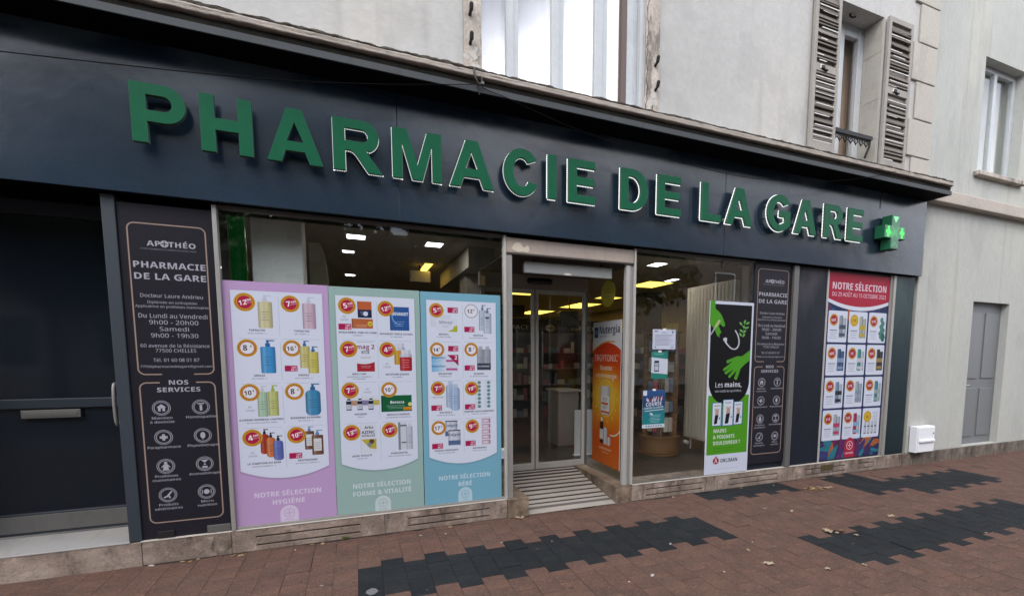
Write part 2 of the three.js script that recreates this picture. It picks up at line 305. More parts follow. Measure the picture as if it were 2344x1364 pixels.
  // shutters folded back: stiles, rails and every slat
  const slatTones = [[0.2, 0.18, 0.165], [0.175, 0.158, 0.143], [0.225, 0.205, 0.19], [0.16, 0.145, 0.132], [0.3, 0.285, 0.27], [0.19, 0.172, 0.158]].map((c) => std({ color: lin(...c), roughness: 0.9, map: rep(plasterMap, 0.9, 0.5) }));
  const edgeWhite = std({ color: lin(0.66, 0.645, 0.62), roughness: 0.85 });
  const stile = std({ color: lin(0.4, 0.385, 0.375), roughness: 0.85, map: rep(plasterMap, 0.8, 1.3), bumpMap: rep(grain, 0.2), bumpScale: 0.001 });
  for (const [x0, x1, y0, y1, lab] of [[4.735, 5.145, 3.9, 5.68, 'grey louvred shutter left of the narrow window'], [5.965, 6.425, 3.88, 5.64, 'grey louvred shutter right of the narrow window']]) {
    const sh = part('shutter', building, lab), z0 = 0.02, z1 = 0.058;
    mesh('frame', [bx(x0, x0 + 0.05, y0, y1, z0, z1, 0.004), bx(x1 - 0.045, x1, y0, y1, z0, z1, 0.004), bx(x0 + 0.05, x1 - 0.045, y1 - 0.06, y1, z0, z1 - 0.002, 0.003), bx(x0 + 0.05, x1 - 0.045, y0, y0 + 0.1, z0, z1 - 0.002, 0.003), bx(x0 + 0.05, x1 - 0.045, 4.765, 4.845, z0, z1 - 0.004, 0.003), bx(x0 + 0.05, x1 - 0.045, y0 + 0.1, y1 - 0.06, z0 - 0.004, z0 + 0.001)], stile, sh);
    const mk = (c) => { const b = bx(x0 + 0.051, x1 - 0.046, -0.033, 0.033, -0.0045, 0.0045); b.rotateX(-0.5); return b; };
    const sg = mk(0);
    for (let y = y0 + 0.135, i = 0; y < y1 - 0.08; y += 0.058, i++) {
      if (y > 4.75 && y < 4.865) continue;
      const m = new THREE.Mesh(sg, slatTones[Math.floor(R() * slatTones.length)]); m.name = 'slat'; m.position.set(0, y + (R() - 0.5) * 0.004, (z0 + z1) / 2 + 0.003); m.rotation.z = (R() - 0.5) * 0.012; m.castShadow = m.receiveShadow = true; sh.add(m);
      if (R() > 0.3) { const a = x0 + 0.055 + R() * 0.06 * (R() > 0.5 ? 1 : 0), b2 = x1 - 0.05 - (R() > 0.6 ? R() * 0.22 : 0), e = bx(a, b2, -0.003, 0.0075, -0.002, 0.002); e.translate(0, y - 0.029, z1 - 0.0015); mesh('slat_edge', e, edgeWhite, sh); }
    }
    const cx = (x0 + x1) / 2 - 0.02;
    mesh('shutter_latch', [bx(cx - 0.02, cx + 0.035, 4.775, 4.79, z1 - 0.004, z1 + 0.02, 0.004), bx(cx - 0.06, cx - 0.01, 4.785, 4.825, z1 - 0.003, z1 + 0.016, 0.01)], M.iron, sh);
    mesh('latch_plate', bx(cx - 0.075, cx - 0.02, 4.79, 4.835, z1 - 0.005, z1 + 0.004, 0.003), edgeWhite, sh);
  }
  // iron guard rail of the narrow window: rail, fringe of scrolls and its end bracket
  {
    const r = part('window_rail', building);
    mesh('rail_bar', bx(5.13, 5.8, 4.17, 4.222, 0.0, 0.04, 0.006), M.iron, r);
    const gs = [];
    for (let i = 0; i < 7; i++) { const cx = 5.175 + i * 0.093; for (const [dx, rr, dy] of [[0, 0.03, 0.038], [0.046, 0.018, 0.026]]) { const t = new THREE.TorusGeometry(rr, 0.0065, 6, 14); t.translate(cx + dx, 4.17 - dy, 0.02); gs.push(t); } gs.push(cyl(0.005, 0.005, 0.05, 6, cx, 4.145, 0.02)); const tip = new THREE.ConeGeometry(0.014, 0.035, 6); tip.rotateX(Math.PI); tip.translate(cx, 4.09, 0.02); gs.push(tip); }
    mesh('scroll', gs, M.iron, r);
    mesh('rail_bracket', [tube([[5.8, 4.19, 0.02], [5.79, 4.1, 0.02], [5.76, 4.02, 0.01], [5.75, 3.97, 0.0]], 0.014, 12, 6), bx(5.78, 5.83, 4.18, 4.225, -0.01, 0.035, 0.004)], M.iron, r);
  }
  // chained corner stones at the right end of the upper wall
  for (let i = 0, y = 3.66; i < 11; i++) { const h = 0.46, long = i % 2; mesh('corner_stone', bx(long ? 6.49 : 6.6, 6.97, y + 0.006, y + h - 0.006, 0.001, 0.028, 0.01), M.plasterStain, building); y += h; }
  mesh('corner_wall', bx(6.62, 6.97, 3.6, 9.2, -0.42, 0.0), M.plasterStain, building);

  // ledge over the fascia: a course of stone with uneven mossy edges, a dark gutter gap, a painted lip
  function strip(x0, x1, n, prof, seed, amp) {   // prof: closed loop of [z, y]; noise moves every ring a little
    const P = [], I = [], U = [], k = prof.length;
    for (let i = 0; i <= n; i++) { const x = mix(x0, x1, i / n); prof.forEach(([z, y, a = 1], j) => { const q = (fbm(i / n, (j + 0.5) / k, 180, 8, 4, seed) - 0.5) * amp * a, q2 = (fbm(i / n, (j + 0.5) / k, 60, 8, 3, seed + 5) - 0.5) * amp * a; P.push(x, y + q, z + q2 * 0.8); U.push(x, j * 0.07); }); }
    for (let i = 0; i < n; i++) for (let j = 0; j < k; j++) { const a = i * k + j, b = i * k + (j + 1) % k, c = a + k, d = b + k; I.push(a, b, c, b, d, c); }
    const g = new THREE.BufferGeometry(); g.setAttribute('position', new THREE.Float32BufferAttribute(P, 3)); g.setAttribute('uv', new THREE.Float32BufferAttribute(U, 2)); g.setIndex(I); g.computeVertexNormals(); return g;
  }
  const cornice = part('cornice', building, 'mossy stone ledge with dark painted lip');
  mesh('soffit', bx(-3.4, 6.95, 3.588, 3.6, 0.0, 0.325), M.fasciaDark, cornice);
  mesh('lip', bx(-3.4, 6.95, 3.585, 3.634, 0.325, 0.337, 0.003), M.lip, cornice);
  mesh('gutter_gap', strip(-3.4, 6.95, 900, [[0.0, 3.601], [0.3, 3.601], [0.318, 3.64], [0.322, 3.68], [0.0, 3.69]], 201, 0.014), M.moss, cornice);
  mesh('ledge_stone', strip(-3.4, 6.95, 1100, [[0.0, 3.69, 0.2], [0.335, 3.69], [0.349, 3.694], [0.353, 3.705], [0.345, 3.716, 1.2], [0.352, 3.726], [0.343, 3.738], [0.0, 3.745, 0.2]], 211, 0.011), M.ledge, cornice);
  mesh('algae_edge', strip(-3.4, 6.95, 1100, [[0.2, 3.738], [0.336, 3.734], [0.346, 3.744, 1.6], [0.34, 3.757, 1.8], [0.2, 3.76]], 221, 0.016), M.algae, cornice);

  // painted fascia in sheets
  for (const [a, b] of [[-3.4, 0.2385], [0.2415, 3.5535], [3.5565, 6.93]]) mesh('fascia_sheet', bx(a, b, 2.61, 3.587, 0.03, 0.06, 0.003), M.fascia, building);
  mesh('fascia_backing', bx(-3.4, 6.93, 2.612, 3.586, -0.3, 0.028), M.fasciaDark, building);
  mesh('fascia_end', bx(6.932, 6.975, 2.62, 2.98, -0.02, 0.045, 0.004), std({ color: lin(0.5, 0.45, 0.36), roughness: 0.8, map: rep(dirtyMap, 0.7) }), building);
  // small broken stain bracket left on the fascia
  mesh('wire_hanger', tube([[0.82, 3.585, 0.066], [0.822, 3.53, 0.066], [0.818, 3.5, 0.066]], 0.003, 6, 5), M.iron, building);
  mesh('wire_hanger', tube([[6.03, 3.585, 0.066], [6.01, 3.5, 0.066], [6.008, 3.38, 0.066]], 0.003, 6, 5), M.iron, building);

  const grime_shade = [];
  for (const [x0, x1, z] of [[-1.6, 1.15, 0], [2.51, 6.9, 0], [1.15, 1.352, 0.028], [1.36, 2.31, 0.002]]) { const n = Math.ceil((x1 - x0) / 0.02), P = [], I = []; for (let i = 0; i <= n; i++) { const x = mix(x0, x1, i / n), w = 0.004 + 0.03 * sm(0.35, 0.8, fbm(x / 10 + 0.5, 0.3, 60, 3, 4, 77)); P.push(x, 0.0035, z, x, 0.0025, z + w); } for (let i = 0; i < n; i++) I.push(i * 2, i * 2 + 1, i * 2 + 3, i * 2, i * 2 + 3, i * 2 + 2); const g = new THREE.BufferGeometry(); g.setAttribute('position', new THREE.Float32BufferAttribute(P, 3)); g.setIndex(I); g.computeVertexNormals(); grime_shade.push(boxUV(g)); }
  const dm = mesh('grime_shade_line', grime_shade, std({ color: lin(0.055, 0.043, 0.034), map: rep(stoneMap, 0.3), bumpMap: rep(grain, 0.08), bumpScale: 0.004, roughness: 1 })); dm.userData.kind = 'stuff'; dm.userData.label = 'dark dirt gathered along the foot of the stone base'; dm.userData.category = 'grime_shade';  // dark ribbon laid in to paint contact shade together with grime
  // stone base in blocks; the slits are gaps between the courses of a block
  function block(x0, x1, slit, zf = 0.0, mat = M_base()) {
    const gs = [], T = 0.174, B = -0.06, zb = -0.3;
    if (!slit) gs.push(bx(x0 + 0.0015, x1 - 0.0015, B, T, zb, zf, 0.005));
    else {
      const [a, b] = slit;
      gs.push(bx(x0 + 0.0015, a, B, T, zb, zf, 0.004), bx(b, x1 - 0.0015, B, T, zb, zf, 0.004));
      gs.push(bx(a - 0.001, b + 0.001, 0.116, T - 0.0004, zb, zf - 0.0008, 0.003), bx(a - 0.001, b + 0.001, 0.05, 0.104, zb, zf - 0.0008, 0.003), bx(a - 0.001, b + 0.001, B, 0.038, zb, zf - 0.0008, 0.003));
      gs.push(bx(a, b, B + 0.01, T - 0.01, zb + 0.01, zf - 0.035));
    }
    mesh('base_stone', gs, mat, building);
  }
  let bi = 0;
  function M_base() { const r = R(); return std({ color: lin(0.5 * (0.92 + r * 0.16), 0.45 * (0.92 + r * 0.16), 0.425 * (0.92 + r * 0.16)), map: rep(stoneMap, 0.83, 0.61, r * 3, R() * 3), bumpMap: rep(grain, 0.22), bumpScale: 0.0016, roughness: 0.85 }); }
  for (const [a, b, s] of [[-2.75, -1.595, null], [-1.595, -1.05, null], [-1.05, 0.06, [-0.885, -0.136]], [0.06, 1.15, [0.252, 0.973]], [2.505, 3.645, [2.69, 3.43]], [3.645, 4.735, [3.82, 4.566]], [4.735, 5.9, [5.02, 5.75]], [5.9, 6.9, [6.02, 6.3]]]) block(a, b, s);
  block(-3.4, -2.75, null);
  // patched repair on the base near the dark sign
  const patch = new THREE.CircleGeometry(0.08, 20), pp = patch.attributes.position; for (let k = 1; k < pp.count; k++) pp.setXY(k, pp.getX(k) * (0.75 + R() * 0.35), pp.getY(k) * (0.8 + R() * 0.35)); patch.translate(-1.115, 0.088, 0.0025);
  mesh('mortar_patch', boxUV(patch), std({ color: lin(0.4, 0.36, 0.33), map: rep(stoneMap, 0.4), bumpMap: rep(grain, 0.1), bumpScale: 0.003, roughness: 1 }), building);
  // thin nosing on top of the base, its pale colour paints the edge highlight
  mesh('base_nosing', [bx(-1.6, 1.15, 0.1745, 0.18, -0.045, 0.004, 0.002), bx(2.505, 6.9, 0.1745, 0.18, -0.045, 0.004, 0.002)], std({ color: lin(0.62, 0.58, 0.55), map: rep(plasterMap, 1.3, 0.7), roughness: 0.8 }), building);
  // brass coloured ventilator on the base, far right
  mesh('vent_plate', bx(5.3, 5.52, 0.07, 0.15, 0.0005, 0.006, 0.002), std({ color: lin(0.17, 0.13, 0.06), roughness: 0.5, metalness: 0.4, map: rep(dirtyMap, 0.3, 0.02) }), building);

  // ── shop windows: aluminium posts, rails, panes ──
  const Y0 = 0.18, Y1 = 2.6, ZG0 = -0.042, ZG1 = -0.034;
  const posts = part('window_frame', building, 'grey aluminium posts and rails of the shop windows');
  mesh('post', bx(-1.042, -1.014, Y0, Y1, -0.06, 0.008, 0.004), M.alu, posts);
  mesh('post', bx(1.128, 1.152, Y0, Y1, -0.06, 0.004, 0.004), M.aluLight, posts);
  mesh('post', bx(1.154, 1.21, Y0, 2.44, -0.08, -0.012, 0.004), M.alu, posts);
  mesh('post', bx(2.485, 2.508, Y0, Y1, -0.06, 0.006, 0.004), M.aluLight, posts);
  mesh('post', bx(2.405, 2.448, Y0, 2.44, -0.07, -0.014, 0.004), M.aluLight, posts);
  mesh('post', bx(2.45, 2.483, Y0, 2.44, -0.075, -0.02, 0.004), M.alu, posts);
  mesh('post', bx(4.668, 4.746, Y0, Y1, -0.06, 0.01, 0.006), M.aluDark, posts);
  mesh('post', [bx(6.432, 6.462, Y0, Y1, -0.06, -0.012, 0.004), bx(6.464, 6.512, Y0, Y1, -0.06, 0.008, 0.006)], M.alu, posts);
  mesh('post', bx(5.262, 5.285, Y0, Y1, -0.06, -0.02, 0.003), M.aluLight, posts);
  mesh('bottom_rail', bx(-1.014, 1.128, 0.1805, 0.2, -0.06, -0.012, 0.003), M.alu, posts);
  mesh('bottom_rail', bx(2.51, 4.07, 0.1805, 0.186, -0.06, -0.012, 0.002), M.aluDark, posts);
  mesh('head_rail', bx(-1.014, 1.128, 2.578, 2.608, -0.07, -0.02, 0.003), M.aluDark, posts); mesh('head_rail', bx(2.51, 4.088, 2.578, 2.608, -0.07, -0.02, 0.003), M.aluDark, posts);
  const win = part('shop_window', building);
  mesh('pane', bx(-1.014, 1.128, 0.2, 2.578, ZG0, ZG1), M.glass, win);
  mesh('pane', bx(2.51, 4.09, 0.186, 2.578, ZG0, ZG1), M.glass, win);
  // clips that hold the panes, dark
  mesh('pane_clip', [bx(0.16, 0.175, 2.5, 2.578, -0.034, -0.028), bx(3.62, 3.634, 2.5, 2.578, -0.034, -0.028)], M.iron, win);

  // dark blank panels to the right
  mesh('blank_panel', bx(4.75, 5.26, Y0, Y1, -0.06, -0.028, 0.002), M.navyPanel, building);
  mesh('blank_panel', bx(6.515, 6.9, Y0, Y1, -0.06, 0.0, 0.003), M.tealPanel, building);
  mesh('poster_backing', bx(5.287, 6.43, Y0, Y1, -0.06, -0.034), M.navyPanel, building);
  mesh('sign_backing', bx(4.075, 4.666, Y0, Y1, -0.062, -0.04), M.navyPanel, building);

  // house entrance at the left: recess, step slab, dark glazed door
  const he = part('house_door', building, 'dark blue glazed door in a shallow recess');
  mesh('door_frame', [bx(-2.72, -2.64, 0.2, 2.6, -0.46, -0.39, 0.005), bx(-1.74, -1.66, 0.2, 2.6, -0.46, -0.39, 0.005), bx(-2.64, -1.74, 2.5, 2.6, -0.46, -0.39, 0.005), bx(-2.64, -1.74, 0.2, 0.36, -0.45, -0.4, 0.005), bx(-2.64, -1.74, 1.13, 1.2, -0.45, -0.398, 0.005)], std({ color: lin(0.016, 0.024, 0.036), roughness: 0.45 }), he);
  mesh('pane', bx(-2.64, -1.74, 0.36, 2.5, -0.43, -0.424), std({ color: lin(0.008, 0.012, 0.018), roughness: 0.08 }), he);
  mesh('letter_slot', [bx(-2.35, -2.02, 1.06, 1.12, -0.398, -0.388, 0.004), bx(-2.33, -2.04, 1.075, 1.105, -0.389, -0.384, 0.003)], M.aluDark, he);
  mesh('lock', cyl(0.02, 0.02, 0.02, 16, -1.705, 1.05, -0.385, Math.PI / 2), M.alu, he);
  mesh('kick_plate', bx(-2.62, -1.76, 0.22, 0.345, -0.3995, -0.394, 0.003), M.aluDark, he);
  mesh('door_handle', tube([[-1.8, 1.0, -0.39], [-1.8, 1.0, -0.35], [-1.8, 1.3, -0.35], [-1.8, 1.3, -0.39]], 0.012, 20, 8), M.alu, he);
  mesh('step_slab', bx(-2.74, -1.66, 0.1745, 0.186, -0.4, 0.004, 0.003), std({ color: lin(0.4, 0.4, 0.41), map: rep(plasterMap, 1.2), roughness: 0.6 }), building);
  mesh('recess_post', bx(-1.665, -1.592, Y0, Y1, -0.4, -0.006, 0.004), std({ color: lin(0.09, 0.125, 0.17), roughness: 0.5, map: rep(fasciaMap, 1, 5) }), building);
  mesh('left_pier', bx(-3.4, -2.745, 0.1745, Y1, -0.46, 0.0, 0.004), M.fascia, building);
  mesh('recess_ceiling', bx(-2.745, -1.6, 2.6, 2.61, -0.46, 0.02), M.fasciaDark, building);

  // ── entrance bay: transom box, header, sensor, side pane, sliding doors, ramp ──
  const bay = part('entrance_bay', building, 'entrance with beige transom above automatic sliding doors');
  mesh('transom', bx(1.154, 2.484, 2.452, 2.585, -0.05, -0.002, 0.006), M.beige, bay);
  mesh('bay_ceiling', bx(1.154, 2.5, 2.44, 2.452, -1.08, -0.002), M.inDark, bay);
  const peel = new THREE.Shape([[1.2, 2.485], [1.225, 2.53], [1.25, 2.545], [1.29, 2.54], [1.305, 2.51], [1.33, 2.505], [1.345, 2.525], [1.365, 2.52], [1.372, 2.48], [1.352, 2.462], [1.31, 2.468], [1.27, 2.46], [1.23, 2.47]].map((p) => new THREE.Vector2(...p)));
  const pg = new THREE.ExtrudeGeometry(peel, { depth: 0.002, bevelEnabled: false }); pg.translate(0, 0, -0.001); mesh('peeled_paint', boxUV(clean(pg)), std({ color: lin(0.68, 0.62, 0.53), map: rep(plasterMap, 0.3), roughness: 0.9 }), bay);
  mesh('header', bx(1.154, 2.47, 2.285, 2.44, -1.12, -1.035, 0.006), std({ color: lin(0.3, 0.27, 0.24), roughness: 0.7, map: rep(plasterMap, 2) }), bay);
  mesh('sensor', (() => { const q = new THREE.CapsuleGeometry(0.035, 0.24, 6, 14); q.rotateZ(Math.PI / 2); q.scale(1, 1, 0.7); q.translate(1.85, 2.37, -1.022); return q; })(), std({ color: lin(0.006, 0.006, 0.007), roughness: 0.3 }), bay);
  mesh('side_pane', bx(2.472, 2.48, 0.19, 2.44, -1.06, -0.075), M.glass, bay);
  mesh('side_frame', [bx(2.462, 2.488, 0.18, 2.44, -1.12, -1.06, 0.004), bx(2.464, 2.486, 0.1755, 0.19, -1.06, -0.075)], M.aluDark, bay);
  mesh('side_pane', bx(1.158, 1.166, 0.19, 2.44, -1.06, -0.08), M.glass, bay);
  for (const [x0, x1, lab] of [[1.17, 1.803, 'left leaf'], [1.812, 2.458, 'right leaf']]) {
    const z0 = x0 < 1.5 ? -1.1 : -1.098, leaf = mesh('sliding_door', [bx(x0, x0 + 0.04, 0.168, 2.283, z0, z0 + 0.035, 0.004), bx(x1 - 0.04, x1, 0.168, 2.283, z0, z0 + 0.035, 0.004), bx(x0 + 0.04, x1 - 0.04, 2.235, 2.283, z0 + 0.001, z0 + 0.034, 0.003), bx(x0 + 0.04, x1 - 0.04, 0.168, 0.242, z0 + 0.001, z0 + 0.034, 0.003)], M.aluLight, building);
    mesh('pane', bx(x0 + 0.04, x1 - 0.04, 0.242, 2.235, z0 + 0.014, z0 + 0.02), M.glass, leaf);
    mesh('door_seal', bx(x0 < 1.5 ? x1 + 0.0005 : x0 - 0.004, x0 < 1.5 ? x1 + 0.004 : x0 - 0.0005, 0.17, 2.28, z0 + 0.004, z0 + 0.03), M.rubber, leaf);
  }
  // ledges either side of the ramp, tiled
  mesh('ramp_ledge', [bx(1.152, 1.352, -0.06, 0.172, -1.08, 0.028, 0.005), bx(1.15, 1.354, 0.1725, 0.1785, -1.08, 0.032, 0.002)], M.tileBeige, building);
  mesh('ramp_ledge', [bx(2.318, 2.506, -0.06, 0.172, -1.1, -0.004, 0.005), bx(2.314, 2.508, 0.1725, 0.1785, -1.1, 0.0, 0.002)], M.tileBeige, building);
  const ramp = part('ramp', building, 'entrance ramp of pale boards with dark gaps');
  const tilt = Math.atan2(0.155, 1.05), onRamp = (g) => { g.rotateX(tilt); g.translate(0, 0.004, 0); return g; };
  // base of the ramp, then the boards proud of it
  { const s = new THREE.Shape([[0, -0.05], [0.0, -0.012], [1.12, 0.155], [1.12, -0.05]].map((p) => new THREE.Vector2(...p))), q = new THREE.ExtrudeGeometry(s, { depth: 0.964, bevelEnabled: false }); q.rotateY(Math.PI / 2); q.translate(1.353, 0, 0); mesh('ramp_base', boxUV(clean(q)), M.slatGap, ramp); }
  const boards = [[0, 0.09], [0.145, 0.194], [0.222, 0.289], [0.323, 0.4], [0.43, 0.504], [0.543, 0.606], [0.645, 0.71], [0.746, 0.803], [0.845, 0.894], [0.944, 0.983], [1.032, 1.065]];
  boards.forEach(([a, b], i) => mesh('ramp_board', onRamp(bx(1.3535, 2.3165, -0.012, i ? 0 : 0.002, -b, -a, 0.0025)), M.slatWhite, ramp));
  boards.slice(1).forEach(([a], i) => mesh('ramp_strip', onRamp(bx(1.3536, 2.3164, -0.012, -0.0008, -a + 0.0008, -boards[i][1] - 0.0008)), i ? M.slatGap : M.slatGrey, ramp));
  const holes = [];
  for (const bi2 of [4, 5, 6]) for (let i = 0; i < 13; i++) for (let r = 0; r < 3; r++) { const [a, b] = boards[bi2]; const c = new THREE.CircleGeometry(0.0045, 6); c.rotateX(-Math.PI / 2); c.translate(1.72 + i * 0.034 + (r % 2) * 0.017, 0.0012, -mix(a, b, 0.22 + r * 0.28)); holes.push(onRamp(boxUV(c))); }
  const hm = mesh('board_hole', holes, M.slatGap, ramp); hm.userData.kind = 'stuff';
  mesh('door_track', bx(1.17, 2.46, 0.15, 0.166, -1.16, -1.0625, 0.003), std({ color: lin(0.03, 0.03, 0.03), roughness: 0.6 }), bay);
}
rebase(building);
// ───────────────────────── neighbours and the far side of the street ─────────────────────────
{
  const nb = thing('neighbour_house', 'plain pale grey rendered house adjoining the pharmacy on its right', 'building');
  const s = new THREE.Shape([[6.985, 0.17], [18, 0.17], [18, 9.2], [6.985, 9.2]].map((p) => new THREE.Vector2(...p)));
  s.holes.push(new THREE.Path([[8.3, 0.18], [9.25, 0.18], [9.25, 2.35], [8.3, 2.35]].map((p) => new THREE.Vector2(...p))), new THREE.Path([[8.1, 4.15], [9.15, 4.15], [9.15, 5.7], [8.1, 5.7]].map((p) => new THREE.Vector2(...p))));
  const g = new THREE.ExtrudeGeometry(s, { depth: 0.35, bevelEnabled: false }); g.translate(0, 0, -0.36);
  mesh('wall', boxUV(clean(g)), std({ color: lin(0.53, 0.555, 0.55), map: rep(plasterMap, 2.9, 7.3, 0.3, 0.2), bumpMap: rep(plasterBump, 0.7), bumpScale: 0.002, roughness: 0.95 }), nb);
  mesh('plinth', bx(6.905, 18, -0.06, 0.168, -0.3, 0.012, 0.006), std({ color: lin(0.3, 0.28, 0.26), map: rep(stoneMap, 0.9), bumpMap: rep(grain, 0.25), bumpScale: 0.002, roughness: 0.9 }), nb);
  mesh('string_course', bx(6.985, 18, 3.6, 3.76, -0.02, 0.1, 0.012), M.ledge, nb);
  const d = part('door', nb, 'grey panelled door');
  mesh('door_leaf', [bx(8.3, 9.25, 0.18, 2.35, -0.16, -0.11), bx(8.38, 8.72, 0.3, 1.05, -0.11, -0.095, 0.006), bx(8.83, 9.17, 0.3, 1.05, -0.11, -0.095, 0.006), bx(8.38, 8.72, 1.2, 2.2, -0.11, -0.095, 0.006), bx(8.83, 9.17, 1.2, 2.2, -0.11, -0.095, 0.006)], std({ color: lin(0.16, 0.17, 0.18), roughness: 0.5 }), d);
  mesh('handle', cyl(0.012, 0.012, 0.1, 10, 8.42, 1.1, -0.06, 0, Math.PI / 2), M.alu, d);
  const w = part('window', nb);
  mesh('frame', [bx(8.1, 8.17, 4.15, 5.7, -0.2, -0.14, 0.005), bx(9.08, 9.15, 4.15, 5.7, -0.2, -0.14, 0.005), bx(8.17, 9.08, 5.63, 5.7, -0.2, -0.142, 0.005), bx(8.17, 9.08, 4.15, 4.22, -0.2, -0.142, 0.005), bx(8.59, 8.66, 4.22, 5.63, -0.2, -0.138, 0.005)], M.upvc, w);
  mesh('pane', [bx(8.17, 8.59, 4.22, 5.63, -0.175, -0.169), bx(8.66, 9.08, 4.22, 5.63, -0.175, -0.169)], M.glass, w);
  mesh('curtain', bx(8.1, 9.15, 4.15, 5.7, -0.33, -0.3), std({ color: lin(0.5, 0.49, 0.47), roughness: 1 }), w);
  mesh('sill', bx(8.02, 9.23, 4.09, 4.148, -0.02, 0.07, 0.008), M.jamb, nb);
  rebase(nb);
  const mb = thing('meter_cabinet', 'white plastic meter cabinet low on the grey wall right of the shop', 'cabinet');
  mesh('body', bx(7.03, 7.42, 0.19, 0.56, 0.0, 0.1, 0.008), M.white, mb);
  mesh('door', [bx(7.045, 7.405, 0.2, 0.55, 0.1005, 0.116, 0.006), bx(7.06, 7.39, 0.34, 0.375, 0.1155, 0.14, 0.008)], M.white, mb);
  mesh('lock', cyl(0.012, 0.012, 0.01, 12, 7.37, 0.46, 0.119, Math.PI / 2), M.alu, mb);
  rebase(mb);
}
{ // across the street: a row of façades and street trees, what the glass mirrors
  const R = rng(91);
  let x = -26;
  const tones = [[0.34, 0.31, 0.27], [0.28, 0.25, 0.22], [0.4, 0.38, 0.35], [0.3, 0.26, 0.23]];
  const labels = ['ochre three-storey block across the street', 'brown low building across the street', 'pale low building across the street', 'red-grey three-storey block across the street'];
  for (let i = 0; i < 4; i++) {
    const w = 14, h = [8.5, 5.6, 5.2, 8][i], o = thing('opposite_building', labels[i], 'building', null);
    mesh('wall', bx(x, x + w - 0.05, 0, h, 16.2, 24), std({ color: lin(...tones[i]), map: rep(plasterMap, 5), roughness: 0.95 }), o);
    mesh('roof', bx(x - 0.1, x + w + 0.05, h, h + 0.5, 15.9, 24.2, 0.05), std({ color: lin(0.08, 0.085, 0.1), roughness: 0.7 }), o);
    for (let f = 0; f < (h > 7 ? 2 : 1); f++) for (let k = 0; k < 5; k++) { const wx = x + 1.2 + k * 2.6, wy = f * 3 + 0.9; const fr = mesh('window', [bx(wx - 0.08, wx, wy, wy + 1.9, 16.1, 16.199), bx(wx + 1.2, wx + 1.28, wy, wy + 1.9, 16.1, 16.199), bx(wx, wx + 1.2, wy + 1.82, wy + 1.9, 16.1, 16.199), bx(wx, wx + 1.2, wy, wy + 0.08, 16.1, 16.199)], M.white, o); mesh('pane', bx(wx, wx + 1.2, wy + 0.08, wy + 1.82, 16.17, 16.195), std({ color: lin(0.02, 0.024, 0.03), roughness: 0.1 }), fr); }
    rebase(o); x += w;
  }
  const leafMat = phys({ color: lin(0.055, 0.085, 0.03), roughness: 0.7, transmission: 0.3, thickness: 0, side: THREE.DoubleSide });
  const leaf = new THREE.BufferGeometry(); leaf.setAttribute('position', new THREE.Float32BufferAttribute([0, 0, 0, 0.5, 0.45, 0.08, 0, 1, 0, -0.5, 0.45, 0.08], 3)); leaf.setIndex([0, 1, 2, 0, 2, 3]); leaf.computeVertexNormals();
  const bark = std({ color: lin(0.1, 0.085, 0.07), roughness: 1, map: rep(stoneMap, 0.7, 1.6), bumpMap: rep(grain, 0.4), bumpScale: 0.01 });
  [[-8, 'first'], [-3.6, 'second'], [0.8, 'third'], [5.2, 'fourth'], [9.6, 'fifth']].forEach(([tx, nth], ti) => {
    const t = thing('street_tree', `${nth} leafy street tree across the road, counted along the shop front from the house door`, 'tree', 'street trees across the road');
    const limbs = [cyl(0.12, 0.2, 2.8, 12, tx, 1.4, 13.2)], tips = [];
    for (let k = 0; k < 13; k++) { const a = k / 13 * 6.283 * 2 + R(), l = 1.4 + R() * 1.3, up = 0.9 + R() * 4.2, e = [tx + Math.cos(a) * l, 2.7 + up, 13.2 + Math.sin(a) * l]; limbs.push(tube([[tx, 2.5, 13.2], [tx + Math.cos(a) * l * 0.4, 2.9 + up * 0.5, 13.2 + Math.sin(a) * l * 0.4], e], 0.05, 8, 6)); tips.push(e); }
    mesh('trunk', limbs, bark, t);
    const N = 9000, im = new THREE.InstancedMesh(leaf, leafMat, N), m4 = new THREE.Matrix4(), q = new THREE.Quaternion(), e = new THREE.Euler(), p = new THREE.Vector3(), sc = new THREE.Vector3();
    for (let i = 0; i < N; i++) { const c = tips[Math.floor(R() * tips.length)], rr = 1.35 * Math.cbrt(R()), th = R() * 6.283, cp = R() * 2 - 1, sp = Math.sqrt(1 - cp * cp); p.set(c[0] + rr * sp * Math.cos(th), c[1] + rr * cp * 0.8, c[2] + rr * sp * Math.sin(th)); e.set(R() * 6.283, R() * 6.283, R() * 6.283); q.setFromEuler(e); const s = 0.13 + R() * 0.12; sc.set(s, s * 1.2, s); im.setMatrixAt(i, m4.compose(p, q, sc)); }
    im.name = 'crown'; im.userData.kind = 'stuff'; im.castShadow = im.receiveShadow = true; t.add(im);
  });
}

// ───────────────────────── inside the shop ─────────────────────────
const ZB = -11.6, XL = -1.55, XR = 6.75, CY = 2.8;
struct(mesh('shop_floor', bx(XL - 0.2, XR + 0.2, 0.06, 0.168, ZB - 0.2, -1.122), M.inFloor));
struct(mesh('shop_floor', [bx(XL - 0.2, 1.15, 0.06, 0.168, -1.122, -0.302), bx(2.508, XR + 0.2, 0.06, 0.168, -1.122, -0.302)], M.inFloor));
struct(mesh('shop_ceiling', bx(XL - 0.2, XR + 0.2, CY, CY + 0.15, ZB - 0.2, -0.302), M.inCeil));
struct(mesh('shop_wall', [bx(XL - 0.2, XL, 0.168, CY, ZB, -0.47), bx(XR, XR + 0.2, 0.168, CY, ZB, -0.065), bx(XL - 0.2, XR + 0.2, 0.168, CY, ZB - 0.2, ZB)], M.inWall));
struct(mesh('shop_wall', [bx(XL, -1.046, 0.168, CY, -0.47, -0.43), bx(4.7, XR, 0.168, 2.8, -0.12, -0.064), bx(XL, XR, 2.612, 2.8, -0.34, -0.302)], M.inDark));
